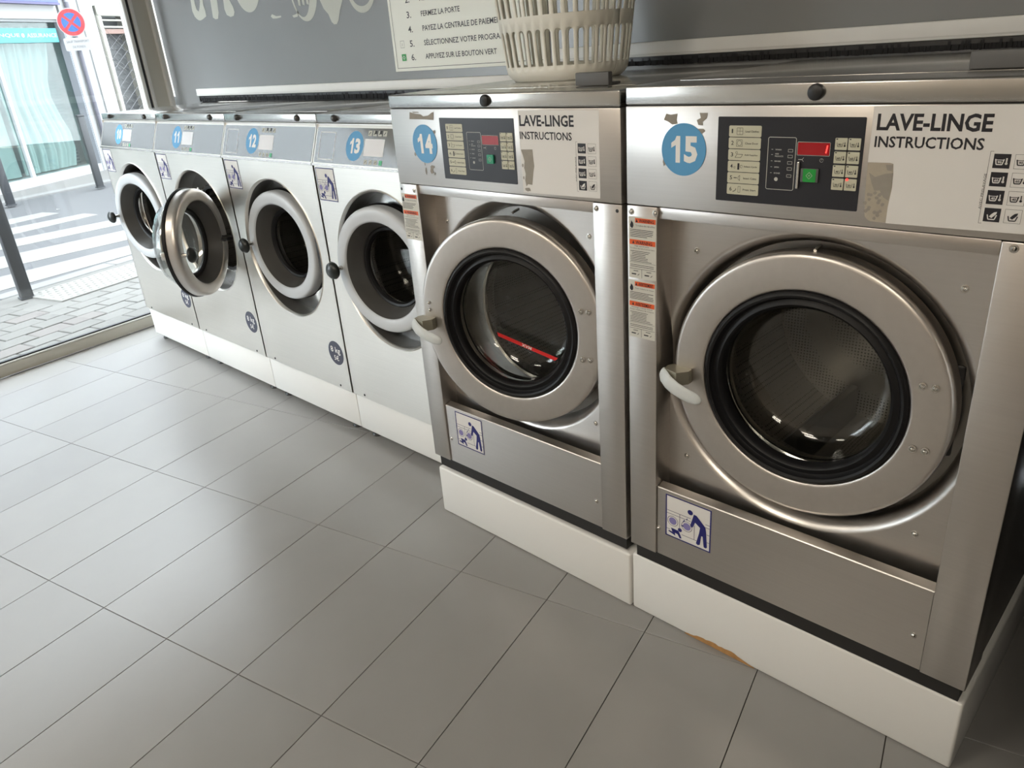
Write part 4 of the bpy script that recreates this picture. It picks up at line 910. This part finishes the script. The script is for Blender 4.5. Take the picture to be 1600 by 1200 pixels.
fbox(MB(), 3.08, 4.02, -.1, .12, -.30, .03).build('wall', FCR, bd)
fbox(MB(), -9, 12, -.1, 7, -1.9, -1.8).build('rear_wall', plain('shop_interior', (.30, .32, .32), .8), bd)
for s0, s1 in ((-3.2, -1.25), (-1.2, .78), (.86, 2.24)): fbox(MB(), s0, s1, .10, 2.37, -.13, -.12).build('pane', glass('shop_glass', (.76, .84, .83), .9), bd)
for s in (-3.24, -1.22, .82): fbox(MB(), s-.03, s+.03, .10, 2.40, -.15, -.08).build('mullion', plain('grey_mullion', (.30, .31, .32), .5) if s > 0 else ALU, bd)
fbox(MB(), -3.3, 2.24, 2.36, 2.40, -.15, -.05).build('frame_top_shadow', plain('shop_frame_shadow', (.16, .17, .17), .5), bd)  # dark bar, the shadow line under the lintel put into its colour
# curtains behind the panes
CURT = plain('pale_curtain', (.30, .32, .315), .9)
def curtain(s0, s1, edge=0):
    mb = MB(); n = 90; rng = random.Random(int(s0*10)); rows = 8; vs = []
    for j in range(rows+1):
        z = .12+2.2*j/rows; row = []
        for i in range(n+1):
            u = i/n; s = s0+(s1-s0)*u+(edge*.12*math.sin(j*1.1)*u if edge else 0)
            row.append(mb.bm.verts.new(fpt(s, z, -.30+.035*math.sin(u*34+.5*math.sin(j*.6))+.02*math.sin(u*71+1))))
        vs.append(row)
    for A, B in zip(vs, vs[1:]):
        for i in range(n): mb.bm.faces.new((A[i], A[i+1], B[i+1], B[i]))
    mb.build('curtain', CURT, bd, 60)
curtain(-3.2, .78); curtain(.86, 1.98, 1)
for k in range(34): fbox(MB(), 1.55, 2.24, .12+k*.054, .145+k*.054, -.42, -.40).build('blind_slat', plain('blind', (.09, .11, .12), .6) if k == 0 else bpy.data.materials['blind'], bd)
# bank sign band with white lettering
sg = fbox(MB(), -3.2, 2.16, 2.06, 2.27, -.11, -.05).build('sign_band', plain('turquoise_band', srgb(0, 102, 106), .4), bd)
mb = MB(); F_ = lambda s, z: fpt(s, z, -.045)
txt = 'BANQUE'; add_text(mb, txt, .78, 1.36, 2.135, 2.195, F_, .02); add_text(mb, 'ASSURANCE', 1.50, 2.14, 2.135, 2.195, F_, .02); mb.build('sign_lettering', SIGNW, sg)
mb = MB(); mb.poly([F_(*p) for p in circ(1.425, 2.165, .028, 14)]); mb.build('sign_dot', plain('red_dot', srgb(220, 120, 120), .5), sg)
fbox(MB(), -3.2, 2.20, 2.625, 3.3, 0, .12, .01).build('blue_sign', plain('blue_sign', srgb(30, 50, 108), .4), bd)
fbox(MB(), -3.2, 2.20, 2.60, 2.63, 0, .13).build('sign_edge', plain('violet_edge', srgb(44, 40, 80), .5), bd)
# drain pipe and pilaster
mb = MB(); mb.tube([tuple(fpt(2.42, -.02, .09)), tuple(fpt(2.42, 3, .09)), tuple(fpt(2.42, 6.5, .09))], .05, 14); mb.build('drain_pipe', plain('pipe_grey', (.22, .225, .24), .5), bd, 40)
fbox(MB(), 2.24, 2.32, -.1, 2.40, -.14, .02).build('pilaster', plain('grey_pilaster', (.17, .18, .20), .6), bd)
fbox(MB(), 2.70, 3.02, -.1, 6, .03, .06).build('pilaster', FWH, bd)
# grilled opening: frame, transom bars, brown box, folding gate
for a in ((3.06, 3.16), (3.98, 4.10)): fbox(MB(), a[0], a[1], .12, 2.62, .0, .09, .01).build('opening_frame', FCR, bd)
fbox(MB(), 3.06, 4.10, 2.46, 2.62, .0, .10, .01).build('opening_frame', FCR, bd)
fbox(MB(), 3.16, 3.98, .12, 2.46, -.28, -.26).build('shutter', plain('grey_shutter', (.06, .062, .064), .6, var=.1, vscale=6), bd)
for z in (2.385, 2.275): fbox(MB(), 3.16, 3.98, z, z+.028, -.06, .02).build('transom_bar', FCR, bd)
fbox(MB(), 3.16, 3.98, 2.18, 2.255, -.15, .0).build('shutter_box', plain('brown_box', (.12, .066, .05), .6), bd)
for k in range(24): fbox(MB(), 3.16, 3.98, .14+k*.085, .215+k*.085, -.26, -.245, .004).build('shutter_slat', plain('slat_grey', (.07, .072, .074), .5) if k == 0 else bpy.data.materials['slat_grey'], bd)
GB = plain('gate_bar', (.075, .075, .078), .5)
for k in range(-4, 14):
    for sgn in (1, -1):
        mb = MB(); z = .2+k*.16
        pa = [(3.17, z if sgn > 0 else z+.49), (3.97, z+.49 if sgn > 0 else z)]
        # trim to the opening height
        def at(q): t = (q-pa[0][1])/(pa[1][1]-pa[0][1]); return (pa[0][0]+t*(pa[1][0]-pa[0][0]), q)
        lo, hi = .14, 2.17; A_, B_ = pa
        if max(A_[1], B_[1]) < lo+.05 or min(A_[1], B_[1]) > hi-.05: continue
        A_ = at(lo) if A_[1] < lo else at(hi) if A_[1] > hi else A_; B_ = at(lo) if B_[1] < lo else at(hi) if B_[1] > hi else B_
        mb.tube([tuple(fpt(*A_, -.10+.01*sgn)), tuple(fpt(*B_, -.10+.01*sgn))], .006, 6); mb.build('gate_bar', GB, bd)
# no stopping sign on its pole
sx, sy = -10.33, 2.79
sn = thing('street_sign', 'round red and blue no stopping sign with a white plate on a slim pole', 'sign', (sx, sy, GZ-.01))
MB().lathe([(0, 0), (.03, 0), (.03, 2.52), (0, 2.52)], (sx, sy, GZ-.01), 14, axis='z').build('pole', plain('pole_grey', (.07, .068, .085), .5), sn, 40)
SNN = (cam.location-Vector((sx, sy, 2.2))); SNN.z = 0; SNN.normalize()
SNN = (SNN+Vector((0, -.22, 0))).normalized(); SNU = Vector((-SNN.y, SNN.x, 0))
SCN = Vector((sx, sy, 0))+SNN*.045
def sp(d): return lambda u, v: tuple(SCN+SNU*u+Vector((0, 0, v))+SNN*d)
zc_ = 2.225
disc = MB().prism(circ(0, zc_, .185, 40), sp(0), sp(.012)).build('sign_disc', SIGNW, sn)
MB().prism(circ(0, zc_, .174, 40), sp(.012), sp(.014)).build('red_disc', plain('sign_red', srgb(140, 22, 32), .4), disc)
mb = MB()
for k in range(4):
    a0 = math.radians(k*90-36); a1 = math.radians(k*90+36)
    mb.poly([sp(.0155)(.124*math.cos(a0+(a1-a0)*i/8), zc_+.124*math.sin(a0+(a1-a0)*i/8)) for i in range(9)]+[sp(.0155)(.026*math.cos((a0+a1)/2), zc_+.026*math.sin((a0+a1)/2))])
mb.build('blue_quarter', plain('sign_blue', srgb(14, 68, 140), .4), disc)
pl_ = MB().prism(rrect(-.165, .195, 1.855, 2.025, .02), sp(0), sp(.01)).build('sign_plate', SIGNW, sn)
mb = MB(); add_text(mb, 'SAUF TRANSPORT', -.13, .165, 1.960, 1.990, sp(.0115)); add_text(mb, 'DE FONDS', -.065, .10, 1.890, 1.920, sp(.0115)); mb.build('plate_print', plain('plate_ink', (.05, .052, .056), .5), pl_)
